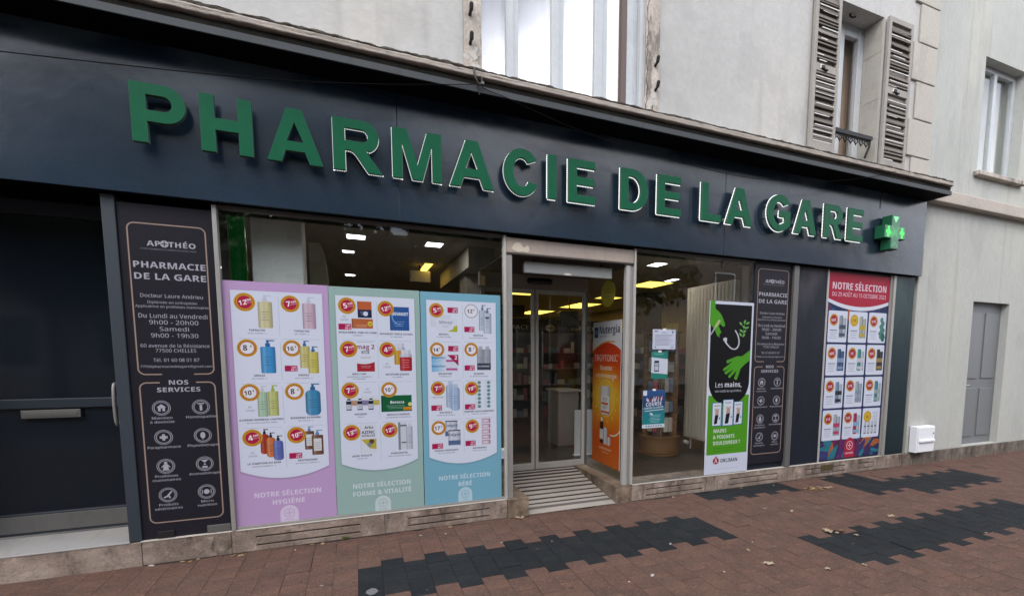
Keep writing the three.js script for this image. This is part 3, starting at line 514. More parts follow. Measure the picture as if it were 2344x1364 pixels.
struct(mesh('shop_wall', bx(-1.75, -1.7, 0.168, 2.8, ZB, -0.47), M.inDark));
{
  const col = struct(mesh('shop_column', bx(-0.865, -0.5, 0.168, CY, -0.66, -0.33, 0.01), std({ color: lin(0.78, 0.8, 0.82), roughness: 0.8, map: rep(plasterMap, 1.5) })));
  struct(mesh('shop_beam', bx(1.13, 1.44, 2.555, CY, -3.6, -1.5, 0.006), std({ color: lin(0.42, 0.41, 0.4), roughness: 0.8, map: rep(plasterMap, 1.5) })));
  struct(mesh('shop_column', bx(1.2, 1.45, 0.168, 2.555, -2.4, -2.0, 0.006), std({ color: lin(0.36, 0.35, 0.34), roughness: 0.8, map: rep(plasterMap, 1.5) })));
  struct(mesh('shop_column', bx(4.455, 4.52, 0.168, CY, -0.62, -0.5, 0.004), std({ color: lin(0.4, 0.41, 0.4), roughness: 0.7 })));
  struct(mesh('shop_column', bx(5.3, 5.7, 0.168, CY, -4.6, -4.2, 0.006), M.inDark));
  struct(mesh('shop_partition', bx(-1.5, 2.3, 0.168, 2.5, -6.2, -6.05), M.inDark));
  struct(mesh('ceiling_drop', bx(-0.2, 4.0, 2.52, CY, -8.2, -8.0), M.inDark));

  // green glass tube lamp at the left edge of the window
  const gl = thing('glass_tube', 'tall green translucent tube standing behind the left edge of the window', 'tube');
  mesh('tube', (() => { const q = new THREE.CylinderGeometry(0.062, 0.062, 2.5, 28); q.translate(-1.005, 1.44, -0.62); return q; })(), std({ color: lin(0.006, 0.09, 0.016), roughness: 0.2, emissive: lin(0.0, 0.006, 0.001), emissiveIntensity: 1 }), gl);
  mesh('cap', [cyl(0.07, 0.07, 0.05, 28, -1.005, 2.71, -0.62), cyl(0.09, 0.1, 0.02, 28, -1.005, 0.178, -0.62)], M.iron, gl);
  mesh('core', cyl(0.02, 0.02, 2.3, 12, -1.005, 1.36, -0.62), M.white, gl);
  rebase(gl);
  // rounded cream panel behind
  const pn = thing('display_board', 'cream display panel with rounded top corner behind the window posters', 'panel');
  { const s = new THREE.Shape(); s.moveTo(-0.5, 0.2); s.lineTo(-0.5, 2.585); s.lineTo(-0.41, 2.585); s.quadraticCurveTo(-0.35, 2.5, -0.345, 2.1); s.lineTo(-0.345, 0.2); const q = new THREE.ExtrudeGeometry(s, { depth: 0.03, bevelEnabled: true, bevelSize: 0.004, bevelThickness: 0.004, bevelSegments: 1 }); q.translate(0, 0, -1.02); mesh('board', boxUV(clean(q)), std({ color: lin(0.5, 0.47, 0.38), roughness: 0.7 }), pn); }
  mesh('foot', bx(-0.52, -0.33, 0.17, 0.2, -1.12, -0.9, 0.005), M.iron, pn);
  rebase(pn);
  // tall ribbed radiator
  const ra = thing('radiator', 'tall cream ribbed radiator standing behind the green poster', 'radiator');
  mesh('body', bx(4.33, 4.425, 0.33, 2.5, -1.57, -0.6, 0.014), std({ color: lin(0.7, 0.66, 0.56), roughness: 0.5 }), ra);
  for (let i = 0; i < 13; i++) { const z = -0.665 - i * 0.07; mesh('rib', bx(4.32, 4.35, 0.36, 2.47, z - 0.027, z + 0.027, 0.009), std({ color: lin(0.7, 0.66, 0.56), roughness: 0.5 }), ra); }
  mesh('valve', [cyl(0.028, 0.028, 0.07, 14, 4.3, 0.27, -1.45, Math.PI / 2), cyl(0.012, 0.012, 0.16, 10, 4.38, 0.25, -1.45)], M.white, ra);
  rebase(ra);

  // lights: square spots near the windows, yellowish panels deeper in
  const spotGlow = std({ color: lin(0.8, 0.8, 0.8), emissive: lin(1, 0.97, 0.92), emissiveIntensity: 3.2 });
  const panelGlow = std({ color: lin(0.8, 0.7, 0.3), emissive: lin(1, 0.72, 0.12), emissiveIntensity: 1.15 });
  function ceilingLight(x, z, w, d, warm, label, I) {
    const t = thing('ceiling_light', label, 'ceiling light', warm ? 'yellow ceiling panels inside the shop' : 'square white spotlights inside the shop');
    mesh('housing', [bx(x - w / 2 - 0.02, x + w / 2 + 0.02, CY - 0.012, CY - 0.001, z - d / 2 - 0.02, z - d / 2), bx(x - w / 2 - 0.02, x + w / 2 + 0.02, CY - 0.012, CY - 0.001, z + d / 2, z + d / 2 + 0.02), bx(x - w / 2 - 0.02, x - w / 2, CY - 0.012, CY - 0.001, z - d / 2, z + d / 2), bx(x + w / 2, x + w / 2 + 0.02, CY - 0.012, CY - 0.001, z - d / 2, z + d / 2)], M.white, t);
    mesh('diffuser', bx(x - w / 2, x + w / 2, CY - 0.008, CY - 0.001, z - d / 2, z + d / 2), warm ? panelGlow : spotGlow, t);
    const l = new THREE.RectAreaLight(warm ? 0xffc860 : 0xfff4e6, I, w, d); l.position.set(x, CY - 0.02, z); l.lookAt(x, 0, z); scene.add(l); l.name = 'ceiling_light_glow';
    rebase(t);
  }
  const SP = 9, YP = 2.2;
  ceilingLight(-0.08, -1.53, 0.18, 0.2, false, 'white ceiling spotlight left above the pink poster', SP);
  ceilingLight(0.75, -1.57, 0.18, 0.22, false, 'white ceiling spotlight above the seam of green and blue posters', SP);
  ceilingLight(-0.17, -2.4, 0.13, 0.14, false, 'smaller white ceiling spotlight below the one above the pink poster', SP);
  ceilingLight(-0.17, -4.38, 0.14, 0.16, false, 'lowest small white ceiling spotlight above the green poster', SP);
  ceilingLight(3.79, -1.55, 0.18, 0.26, false, 'white ceiling spotlight in the window right of the entrance', SP);
  ceilingLight(4.83, -2.66, 0.12, 0.3, false, 'bright white spotlight beside the yellow panel in the right window', SP);
  ceilingLight(4.8, -3.25, 0.5, 0.7, true, 'large yellow ceiling panel in the window right of the entrance', YP);
  ceilingLight(3.1, -5.35, 0.6, 0.7, true, 'yellow ceiling panel seen top left through the sliding door', YP);
  ceilingLight(5.28, -7.3, 0.62, 1.3, true, 'yellow ceiling panel seen at the right of the sliding door', YP);
  ceilingLight(4.95, -9.75, 0.7, 1.4, true, 'lowest yellow ceiling panel behind the meeting door stiles', YP);
  ceilingLight(5.1, -5.42, 0.5, 0.4, true, 'small yellow ceiling panel seen past the oval sticker', YP);
  ceilingLight(0.86, -3.2, 0.11, 0.8, true, 'narrow yellow ceiling panel above the blue poster', YP);
  const bl = thing('box_lamp', 'grey box hung from the ceiling above the blue poster', 'lamp');
  mesh('box', bx(0.62, 0.9, 2.555, 2.71, -3.1, -2.98, 0.006), std({ color: lin(0.4, 0.38, 0.34), roughness: 0.7 }), bl); mesh('stem', bx(0.75, 0.77, 2.71, CY, -3.05, -3.03), M.iron, bl); rebase(bl);

  // signboard with lettering above the back shelves
  const hd = thing('shelf_sign', 'dark header board with pale lettering above the shelves seen through the door', 'sign');
  const hdTex = canvas(1024, 256, (c, W, H) => { c.fillStyle = '#221f1e'; c.fillRect(0, 0, W, H); c.fillStyle = '#a8a8a2'; c.font = 'bold 62px sans-serif'; c.textAlign = 'center'; for (const [x, l] of [[230, 1], [800, 1]]) { c.fillText('ESPACE', x, 104); c.fillText('PUÉRICULTURE', x, 196); } c.beginPath(); c.arc(515, 86, 40, 0, 7); c.fill(); c.fillStyle = '#221f1e'; c.fillRect(485, 82, 60, 8); c.fillRect(511, 56, 8, 60); });
  mesh('board', [bx(2.2, 4.9, 1.74, 2.24, -5.1, -5.02)], M.inDark, hd);
  { const p = new THREE.PlaneGeometry(2.66, 0.46); p.translate(3.55, 1.99, -5.018); mesh('print', p, std({ map: hdTex, roughness: 0.7 }), hd); }
  rebase(hd);
  const mon = thing('hanging_screen', 'dark screen hung from the ceiling behind the right door leaf', 'screen');
  mesh('screen', bx(3.36, 3.72, 2.03, 2.33, -4.05, -4.0, 0.008), std({ color: lin(0.008, 0.008, 0.009), roughness: 0.25 }), mon); mesh('arm', bx(3.53, 3.55, 2.33, CY, -4.035, -4.015), M.iron, mon); rebase(mon);

  // shelf unit with products seen through the sliding doors
  const prodMats = [[0.3, 0.05, 0.05], [0.42, 0.4, 0.38], [0.5, 0.46, 0.42], [0.12, 0.2, 0.12], [0.4, 0.2, 0.14], [0.16, 0.2, 0.32], [0.55, 0.52, 0.3], [0.38, 0.09, 0.12]].map((c) => std({ color: lin(...c), roughness: 0.5 }));
  const R = rng(33);
  function shelfUnit(name, label, x0, x1, z0, z1, ys, mat) {
    const t = thing(name, label, 'shelf');
    for (const x of [x0, x1]) mesh('upright', bx(x - 0.012, x + 0.012, 0.168, ys[ys.length - 1] + 0.35, z0, z1), mat, t);
    mesh('back', bx(x0, x1, 0.168, ys[ys.length - 1] + 0.35, z0, z0 + 0.01), mat, t);
    for (const y of ys) mesh('shelf_board', bx(x0 + 0.013, x1 - 0.013, y - 0.012, y, z0 + 0.011, z1, 0.003), mat, t);
    rebase(t);
  }
  const boxG = [[0.07, 0.14, 0.05], [0.1, 0.1, 0.06], [0.06, 0.19, 0.05], [0.12, 0.08, 0.06]].map(([w, h, d]) => bx(-w / 2, w / 2, 0, h, -d / 2, d / 2, 0.004));
  const tones = ['dark red', 'grey white', 'cream', 'dark green', 'rust', 'blue grey', 'pale yellow', 'crimson'], nth = ['lowest', 'second', 'third', 'fourth', 'top'];
  function product(x, y, z, label, group) { const k = Math.floor(R() * boxG.length), ti = Math.floor(R() * prodMats.length), m = new THREE.Mesh(boxG[k], prodMats[ti]); label = tones[ti] + ' ' + label; m.name = numbered('product_box'); m.position.set(x, y, z); m.rotation.y = (R() - 0.5) * 0.2; m.castShadow = m.receiveShadow = true; scene.add(m); tag(m, label, 'product', group); }
  const dk = std({ color: lin(0.12, 0.11, 0.1), roughness: 0.7 });
  const ysA = [0.45, 0.75, 1.02, 1.29, 1.56];
  shelfUnit('shelf_unit', 'dark product shelves seen through the right door leaf', 2.78, 3.55, -3.75, -3.4, ysA, dk);
  ysA.forEach((y, r) => { for (let i = 0; i < 7; i++) if (R() > 0.18) product(2.86 + i * 0.1, y, -3.47 - R() * 0.05, 'box on the ' + nth[r] + ' dark shelf behind the right door leaf', 'boxes on the shelves behind the sliding doors'); });
  shelfUnit('shelf_unit', 'long back wall shelves below the lettered header board', 2.3, 4.85, -5.35, -5.0, [0.5, 0.85, 1.2, 1.55], dk);
  [0.85, 1.2].forEach((y, r) => { for (let i = 0; i < 12; i++) if (R() > 0.3) product(2.45 + i * 0.19, y, -5.07, 'box on the ' + ['lower', 'upper'][r] + ' filled back shelf under the lettered header board', 'boxes on the back shelves'); });
  const ct = thing('shop_counter', 'pale grey service counter behind the right door leaf', 'counter');
  mesh('front', bx(2.62, 2.95, 0.168, 0.98, -2.75, -2.3, 0.008), std({ color: lin(0.3, 0.29, 0.28), roughness: 0.6 }), ct); mesh('counter_top', bx(2.6, 2.98, 0.98, 1.01, -2.78, -2.26, 0.006), std({ color: lin(0.4, 0.39, 0.38), roughness: 0.4 }), ct); rebase(ct);
  // white screen panel pierced with rings
  { const t = thing('pierced_panel', 'white panel pierced with ring shapes behind the right door leaf', 'panel'); const s = new THREE.Shape([[0, 0], [0.3, 0], [0.3, 0.62], [0, 0.62]].map((p) => new THREE.Vector2(...p))); for (let r = 0; r < 6; r++) for (let c = 0; c < 3; c++) { const h = new THREE.Path(); h.absellipse(0.052 + c * 0.098, 0.06 + r * 0.1, 0.04, 0.042, 0, 6.283, true); s.holes.push(h); } const q = new THREE.ExtrudeGeometry(s, { depth: 0.012, bevelEnabled: false }); q.translate(2.57, 0.17, -1.62); mesh('sheet', boxUV(clean(q)), std({ color: lin(0.72, 0.72, 0.72), roughness: 0.6 }), t); mesh('foot', bx(2.56, 2.88, 0.1685, 0.18, -1.66, -1.58, 0.004), M.white, t); rebase(t); }
  // round wooden display stand in the right window
  { const t = thing('display_stand', 'round wooden carousel stand hung with packs in the right window', 'display stand');
    const cx = 3.74, cz = -1.33, wood = std({ color: lin(0.3, 0.17, 0.07), roughness: 0.5, map: rep(dirtyMap, 0.9, 0.1) });
    mesh('base', [cyl(0.27, 0.27, 0.2, 40, cx, 0.31, cz), cyl(0.285, 0.285, 0.03, 40, cx, 0.19, cz), cyl(0.28, 0.28, 0.02, 40, cx, 0.42, cz)], wood, t);
    for (const a of [0.5, 1.55, 2.6, 3.65, 4.7, 5.75]) { const q = bx(-0.012, 0.012, 0.43, 1.83, 0.12, 0.265, 0.003); q.rotateY(a); q.translate(cx, 0, cz); mesh('fin', q, wood, t); }
    mesh('core', cyl(0.12, 0.12, 1.4, 24, cx, 1.13, cz), std({ color: lin(0.35, 0.33, 0.3), roughness: 0.7 }), t);
    mesh('top', cyl(0.27, 0.27, 0.03, 40, cx, 1.845, cz), wood, t);
    rebase(t);
    for (let r = 0; r < 5; r++) for (let k = 0; k < 6; k++) for (let c = 0; c < 2; c++) { const a = 0.5 + (k + 0.33 + c * 0.34) * 1.047; const px = cx + Math.sin(a) * 0.2, pz = cz + Math.cos(a) * 0.2; if (pz < cz - 0.14) continue; const g = boxG[[0, 2][(r + k) % 2]], pt = [1, 2, 5, 7, 1][Math.floor(R() * 5)], m = new THREE.Mesh(g, prodMats[pt]); m.name = numbered('hanging_pack'); m.position.set(px, 0.5 + r * 0.27, pz); m.rotation.y = a; m.castShadow = m.receiveShadow = true; scene.add(m); tag(m, tones[pt] + ' pack hung on the ' + nth[r] + ' row of the round wooden stand', 'product', 'packs hung on the round stand'); }
    const yc = thing('price_card', 'yellow card clipped to the top of the round wooden stand', 'card'); mesh('card', bx(3.66, 3.86, 1.87, 1.96, -1.12, -1.117), std({ color: lin(0.6, 0.38, 0.05), roughness: 0.7 }), yc); mesh('clip', bx(3.75, 3.77, 1.85, 1.885, -1.125, -1.11, 0.003), M.iron, yc); rebase(yc);
  }
  shelfUnit('shelf_unit', 'dark shelf unit behind the round wooden stand', 4.1, 5.5, -3.3, -2.95, ysA, dk);
  ysA.forEach((y, r) => { for (let i = 0; i < 12; i++) if (R() > 0.12) product(4.18 + i * 0.11, y, -3.02 - R() * 0.05, 'box on the ' + nth[r] + ' shelf behind the round wooden stand', 'boxes on the shelves behind the round stand'); });
  shelfUnit('shelf_unit', 'dark product shelves seen through the left door leaf', 2.1, 2.72, -3.95, -3.6, ysA, dk);
  ysA.forEach((y, r) => { for (let i = 0; i < 6; i++) if (R() > 0.15) product(2.17 + i * 0.098, y, -3.67 - R() * 0.05, 'box on the ' + nth[r] + ' dark shelf behind the left door leaf', 'boxes on the shelves behind the left door leaf'); });
  shelfUnit('shelf_unit', 'dark product shelves behind the orange poster', 3.62, 4.05, -3.95, -3.6, ysA, dk);
  ysA.forEach((y, r) => { for (let i = 0; i < 4; i++) if (R() > 0.15) product(3.68 + i * 0.1, y, -3.67 - R() * 0.05, 'box on the ' + nth[r] + ' shelf behind the orange poster', 'boxes on the shelves behind the orange poster'); });
}
// ───────────────────────── sign lettering ─────────────────────────
const CAP = 0.375, ST = 0.084;
function ell(cx, cy, rx, ry, a0, a1, n) { const o = []; for (let i = 0; i <= n; i++) { const a = mix(a0, a1, i / n); o.push([cx + rx * Math.cos(a), cy + ry * Math.sin(a)]); } return o; }
const glyph = {
  P: (w) => { const m = 0.135, r = (CAP - m) / 2, c = w - r * 0.98; return { out: [[0, 0], [ST, 0], [ST, m], [c, m], ...ell(c, m + r, w - c, r, -Math.PI / 2, Math.PI / 2, 18), [0, CAP]], holes: [[[ST, m + 0.072], ...ell(c - 0.004, m + r, w - c - ST * 0.86, r - 0.072, -Math.PI / 2, Math.PI / 2, 12), [ST, CAP - 0.072]]] }; },
  H: (w) => ({ out: [[0, 0], [ST, 0], [ST, 0.147], [w - ST, 0.147], [w - ST, 0], [w, 0], [w, CAP], [w - ST, CAP], [w - ST, 0.225], [ST, 0.225], [ST, CAP], [0, CAP]], holes: [] }),
  A: (w) => { const t = 0.05, k = 0.095; return { out: [[0, 0], [k * 0.93, 0], [k * 0.93 + 0.03, 0.082], [w - k * 0.93 - 0.03, 0.082], [w - k * 0.93, 0], [w, 0], [w / 2 + t, CAP], [w / 2 - t, CAP]], holes: [[[w / 2 - 0.052, 0.15], [w / 2 + 0.052, 0.15], [w / 2, 0.283]]] }; },
  R: (w) => { const m = 0.15, b = w * 0.93, r = (CAP - m) / 2, c = b - r * 0.98, q = ell(c, m + r, b - c, r, -Math.PI / 2 + 0.42, Math.PI / 2, 16); return { out: [[0, 0], [ST, 0], [ST, m], [0.118, m], [0.142, 0.14], [0.158, 0.122], [w - 0.104, 0], [w, 0], [w * 0.745, 0.118], [w * 0.66, 0.165], ...q, [0, CAP]], holes: [[[ST, m + 0.068], ...ell(c - 0.004, m + r + 0.002, b - c - ST * 0.88, r - 0.068, -Math.PI / 2, Math.PI / 2, 12), [ST, CAP - 0.066]]] }; },
  M: (w) => ({ out: [[0, 0], [0.074, 0], [0.074, 0.27], [w / 2 - 0.04, 0], [w / 2 + 0.04, 0], [w - 0.074, 0.27], [w - 0.074, 0], [w, 0], [w, CAP], [w - 0.112, CAP], [w / 2, 0.115], [0.112, CAP], [0, CAP]], holes: [] }),
  C: (w) => { const cx = 0.178, cy = CAP / 2, a = 0.62, b = 0.5; return { out: [...ell(cx, cy, w * 0.53, CAP / 2 + 0.008, a, Math.PI * 2 - b, 34), ...ell(cx - 0.002, cy, w * 0.53 - 0.087, CAP / 2 - 0.068, Math.PI * 2 - b * 1.25, a * 1.2, 28)], holes: [] }; },
  I: (w) => ({ out: [[0, 0], [w, 0], [w, CAP], [0, CAP]], holes: [] }),
  E: (w) => ({ out: [[0, 0], [w, 0], [w, 0.068], [ST, 0.068], [ST, 0.158], [w * 0.95, 0.158], [w * 0.95, 0.225], [ST, 0.225], [ST, 0.308], [w * 0.985, 0.308], [w * 0.985, CAP], [0, CAP]], holes: [] }),
  D: (w) => ({ out: [[0, 0], [0.13, 0], ...ell(0.13, CAP / 2, w - 0.13, CAP / 2, -Math.PI / 2, Math.PI / 2, 24), [0, CAP]], holes: [[[ST, 0.068], [0.125, 0.068], ...ell(0.128, CAP / 2, w - 0.13 - ST, CAP / 2 - 0.068, -Math.PI / 2, Math.PI / 2, 18), [ST, CAP - 0.068]]] }),
  L: (w) => ({ out: [[0, 0], [w, 0], [w, 0.07], [ST, 0.07], [ST, CAP], [0, CAP]], holes: [] }),
  G: (w) => { const cx = 0.175, cy = CAP / 2, a = 0.62; return { out: [...ell(cx, cy, w * 0.525, CAP / 2 + 0.008, a, Math.PI * 2 - 1.05, 32), [w * 0.985, 0.06], [w * 0.985, 0.215], [0.178, 0.215], [0.178, 0.148], [w - 0.083, 0.148], [w - 0.083, 0.098], ...ell(cx - 0.002, cy, w * 0.525 - 0.087, CAP / 2 - 0.068, Math.PI * 2 - 1.12, a * 1.2, 26)], holes: [] }; },
};
const letterFace = phys({ color: lin(0.004, 0.118, 0.058), roughness: 0.4, specularIntensity: 0.3, map: rep(plasterMap, 1.3) });
const letterSide = std({ color: lin(0.05, 0.11, 0.075), roughness: 0.5 });
const ledMat = std({ color: lin(0.85, 0.87, 0.87), emissive: lin(0.95, 1, 0.98), emissiveIntensity: 0.52, roughness: 0.4 });
{
  const sign = thing('shop_sign', 'large green raised capital letters PHARMACIE DE LA GARE spread along the dark blue fascia', 'sign lettering');
  const bead = new THREE.OctahedronGeometry(0.0066, 1);
  const list = [['P', -1.414, 0.297], ['H', -1.041, 0.304], ['A', -0.655, 0.36], ['R', -0.227, 0.346], ['M', 0.192, 0.377], ['A', 0.632, 0.37], ['C', 1.074, 0.308], ['I', 1.491, 0.082], ['E', 1.688, 0.272], ['D', 2.226, 0.305], ['E', 2.639, 0.278], ['L', 3.168, 0.252], ['A', 3.486, 0.358], ['G', 4.06, 0.34], ['A', 4.46, 0.345], ['R', 4.93, 0.318], ['E', 5.322, 0.265]];
  list.forEach(([ch, x, w], i) => {
    const { out, holes } = glyph[ch](w), V = (a) => a.map((p) => new THREE.Vector2(p[0], p[1])), s = new THREE.Shape(V(out)); s.holes = holes.map((h) => new THREE.Path(V(h)));
    const g = new THREE.ExtrudeGeometry(s, { depth: 0.036, bevelEnabled: true, bevelSize: 0.0015, bevelThickness: 0.002, bevelSegments: 1, bevelOffset: -0.0015 });
    g.translate(x, 2.914, 0.122);
    const m = new THREE.Mesh(g, [letterFace, letterSide]); m.name = 'letter'; m.castShadow = m.receiveShadow = true; sign.add(m);
    m.userData.label = `green raised letter ${ch}${i < 3 ? ' without white bulbs along its edge' : ' edged with white bulbs'}`;
    // stand-offs behind the letter
    const cx = x + (ch === 'C' || ch === 'G' ? 0.05 : 0.04);
    mesh('stand_off', [cyl(0.009, 0.009, 0.064, 8, cx, 2.914 + (ch === 'C' || ch === 'G' ? CAP / 2 - 0.05 : 0.05), 0.091, Math.PI / 2), cyl(0.009, 0.009, 0.064, 8, cx, 2.914 + CAP * (ch === 'A' ? 0.17 : 0.75), 0.091, Math.PI / 2)], M.alu, m);
    if (i < 3) return;
    const gs = [], off = i < 7 ? -0.0028 : 0.0006;
    for (const [loop, hole] of [[out, 0], ...holes.map((h) => [h, 1])]) {
      const P = V(loop), n = P.length; let area = 0; for (let k = 0; k < n; k++) area += P[k].x * P[(k + 1) % n].y - P[(k + 1) % n].x * P[k].y;
      const sgn = (area > 0 ? 1 : -1) * (hole ? -1 : 1), step = 0.0165; let carry = step / 2;
      for (let k = 0; k < n; k++) { const a = P[k], b = P[(k + 1) % n], L = a.distanceTo(b); if (L < 1e-5) continue; const tx = (b.x - a.x) / L, ty = (b.y - a.y) / L; let t = carry; for (; t < L; t += step) { const q = bead.clone(); q.translate(x + a.x + tx * t + ty * sgn * off, 2.914 + a.y + ty * t - tx * sgn * off, 0.129); gs.push(q); } carry = t - L; }
    }
    mesh('bulb_strip', gs, ledMat, m).userData.kind = 'stuff';
  });
  rebase(sign);
}
{ // illuminated cross
  const cr = thing('pharmacy_cross', 'green boxed pharmacy cross with lit patterns at the right end of the fascia', 'cross sign');
  const a = 0.072, L = 0.2, cx = 6.112, cy = 3.072, pts = [[-a, -L], [a, -L], [a, -a], [L * 0.98, -a], [L * 0.98, a], [a, a], [a, L], [-a, L], [-a, a], [-L * 0.98, a], [-L * 0.98, -a], [-a, -a]];
  const g = new THREE.ExtrudeGeometry(new THREE.Shape(pts.map((p) => new THREE.Vector2(...p))), { depth: 0.12, bevelEnabled: true, bevelSize: 0.004, bevelThickness: 0.004, bevelSegments: 2 }); g.translate(cx, cy, 0.08);
  mesh('case', boxUV(clean(g)), std({ color: lin(0.012, 0.12, 0.055), roughness: 0.4 }), cr);
  const tex = canvas(512, 512, (c, W) => {
    c.fillStyle = '#000'; c.fillRect(0, 0, W, W);
    const G = '#1cff3a', dim = '#2f9a52', T = (x) => (x / L * 0.5 + 0.5) * W;
    c.fillStyle = G;
    for (const s of [-1, 1]) { const mx = 256 + s * 165, my = 256; c.fillRect(mx - 17, my - 82, 34, 164); c.fillRect(mx - 52, my - 24, 104, 48); c.fillStyle = '#0a7a1c'; for (let k = 0; k < 9; k++) c.fillRect(mx - 52, my - 82 + k * 20, 104, 4); c.fillStyle = G; }
    c.fillStyle = dim; for (let i = -6; i <= 6; i++) for (const s of [-1, 1]) { if (Math.abs(i) < 1) continue; c.fillRect(256 + i * 15 - 6, 256 + s * i * 15 - 6, 11, 11); }
    for (let i = -4; i <= 4; i++) { c.fillRect(256 + i * 15 - 6, 256 + 150 + Math.abs(i) * 14, 11, 11); }
    c.fillStyle = '#5fae78'; c.beginPath(); c.moveTo(190, 15); c.lineTo(322, 15); c.lineTo(256, 110); c.fill();
  });
  const f = new THREE.ShapeGeometry(new THREE.Shape(pts.map((p) => new THREE.Vector2(p[0] * 0.97, p[1] * 0.97)))); { const p = f.attributes.position, uv = f.attributes.uv; for (let i = 0; i < p.count; i++) uv.setXY(i, p.getX(i) / (2 * L) + 0.5, p.getY(i) / (2 * L) + 0.5); } f.translate(cx, cy, 0.2055);
  mesh('display', f, std({ color: lin(0.04, 0.15, 0.08), roughness: 0.35, emissive: lin(1, 1, 1), emissiveMap: tex, emissiveIntensity: 0.85 }), cr);
  mesh('bracket', bx(cx - 0.05, cx + 0.05, cy - 0.06, cy + 0.06, 0.0602, 0.0758), M.iron, cr);
  const pl = new THREE.PointLight(0x30ff50, 0.006, 2); pl.position.set(cx, cy, 0.26); scene.add(pl); pl.name = 'cross_glow';
  rebase(cr);
}

// ───────────────────────── printed signs and posters ─────────────────────────
function printed(name, label, category, x0, x1, y0, y1, z, tex, o = {}) {   // a thin sheet with its print on the front
  const t = thing(name, label, category, o.group), d = o.depth ?? 0.004;
  mesh('sheet', bx(x0, x1, y0, y1, z - d, z), o.edge ?? M.paper, t);
  const p = new THREE.PlaneGeometry(x1 - x0, y1 - y0); p.translate((x0 + x1) / 2, (y0 + y1) / 2, z + 0.0008);
  mesh('print', p, std({ map: tex, roughness: o.rough ?? 0.5, specularIntensity: 0.35, color: lin(...(o.ink ?? [0.61, 0.63, 0.69])) }), t);
  return t;
}
const F = (px, bold = true, fam = 'sans-serif') => `${bold ? 'bold ' : ''}${px}px ${fam}`;
function txt(c, s, x, y, px, col, o = {}) { c.save(); c.translate(x, y); if (o.rot) c.rotate(o.rot); c.scale(o.sx ?? 1, 1); c.font = F(px, o.bold ?? true, o.fam); c.textAlign = o.al ?? 'center'; c.fillStyle = col; if (o.max) { const w = c.measureText(s).width * (o.sx ?? 1); if (w > o.max) c.scale(o.max / w, 1); } c.fillText(s, 0, 0); c.restore(); }
function rr(c, x, y, w, h, r) { c.beginPath(); c.moveTo(x + r, y); c.arcTo(x + w, y, x + w, y + h, r); c.arcTo(x + w, y + h, x, y + h, r); c.arcTo(x, y + h, x, y, r); c.arcTo(x, y, x + w, y, r); c.closePath(); }
function badge(c, x, y, r, p, cents, style = 'red') {
  if (style !== 'ring') { c.fillStyle = '#e0a530'; c.beginPath(); c.arc(x, y, r, 0, 7); c.fill(); c.strokeStyle = '#6b4a10'; c.lineWidth = r * 0.09; c.setLineDash([r * 0.11, r * 0.07]); c.beginPath(); c.arc(x, y, r * 0.84, 0, 7); c.stroke(); c.setLineDash([]); }
  else { c.strokeStyle = '#a58f86'; c.lineWidth = r * 0.09; c.beginPath(); c.arc(x, y, r * 0.9, 0, 7); c.stroke(); }
  c.fillStyle = style === 'red' ? '#bd1e45' : '#f5f2f2'; c.beginPath(); c.arc(x, y, r * 0.7, 0, 7); c.fill();
  if (style === 'white') { c.strokeStyle = '#bd1e45'; c.lineWidth = r * 0.06; c.stroke(); }
  c.save(); c.translate(x, y); c.rotate(style === 'red' ? -0.2 : -0.06); c.textAlign = 'center'; const col = style === 'red' ? '#fff' : '#3a3135', two = p.length > 1;
  c.fillStyle = col; c.font = F(r * (two ? 0.72 : 0.88)); c.fillText(p, -r * 0.2, r * 0.28); c.font = F(r * 0.34); c.fillText(cents, r * 0.38, -r * 0.06);
  if (style === 'red') { c.font = F(r * 0.16, false); c.fillText('au lieu de', r * 0.32, r * 0.16); } c.restore();
}
function lot(c, x, y, w, h, n) { c.fillStyle = '#b81d55'; c.fillRect(x, y, w, h); txt(c, 'LOT', x + w * 0.94, y + h * 0.46, h * 0.42, '#fff', { al: 'right' }); txt(c, 'DE ' + n, x + w * 0.94, y + h * 0.9, h * 0.42, '#fff', { al: 'right' }); }
function shade(c, x, w, col) { const g = c.createLinearGradient(x, 0, x + w, 0); g.addColorStop(0, 'rgba(0,0,0,.22)'); g.addColorStop(0.25, 'rgba(255,255,255,.22)'); g.addColorStop(0.6, 'rgba(0,0,0,0)'); g.addColorStop(1, 'rgba(0,0,0,.25)'); c.fillStyle = col; c.fill(); c.fillStyle = g; c.fill(); }
function lines(c, x, y, w, n, col, h = 3, gap = 11) { c.fillStyle = col; for (let i = 0; i < n; i++) c.fillRect(x + (i % 3) * w * 0.06, y + i * gap, w * (1 - (i % 3) * 0.12), h); }
function bottle(c, x, y, w, h, col, o = {}) {   // x, y: top left of the body's box including the pump
  const ph = o.cap ? h * 0.12 : h * 0.2, by = y + ph;
  if (o.cap) { rr(c, x + w * 0.22, y, w * 0.56, ph + 4, 5); shade(c, x, w, o.cap); }
  else { c.fillStyle = o.pump ?? '#cfd6e0'; c.fillRect(x + w * 0.42, y + ph * 0.1, w * 0.16, ph); c.fillRect(x + w * 0.34, y + ph * 0.5, w * 0.32, ph * 0.55); c.fillRect(x + w * 0.4, y, w * 0.55, ph * 0.16); }
  rr(c, x, by, w, h - ph, o.round ? w * 0.34 : w * 0.1); shade(c, x, w, col);
  if (o.label) { c.fillStyle = o.label; c.fillRect(x + w * 0.16, by + h * 0.14, w * 0.68, h * 0.5); }
  lines(c, x + w * 0.2, by + (h - ph) * 0.38, w * 0.55, 4, o.ink ?? 'rgba(50,50,60,.5)', 3, (h - ph) * 0.1);
}
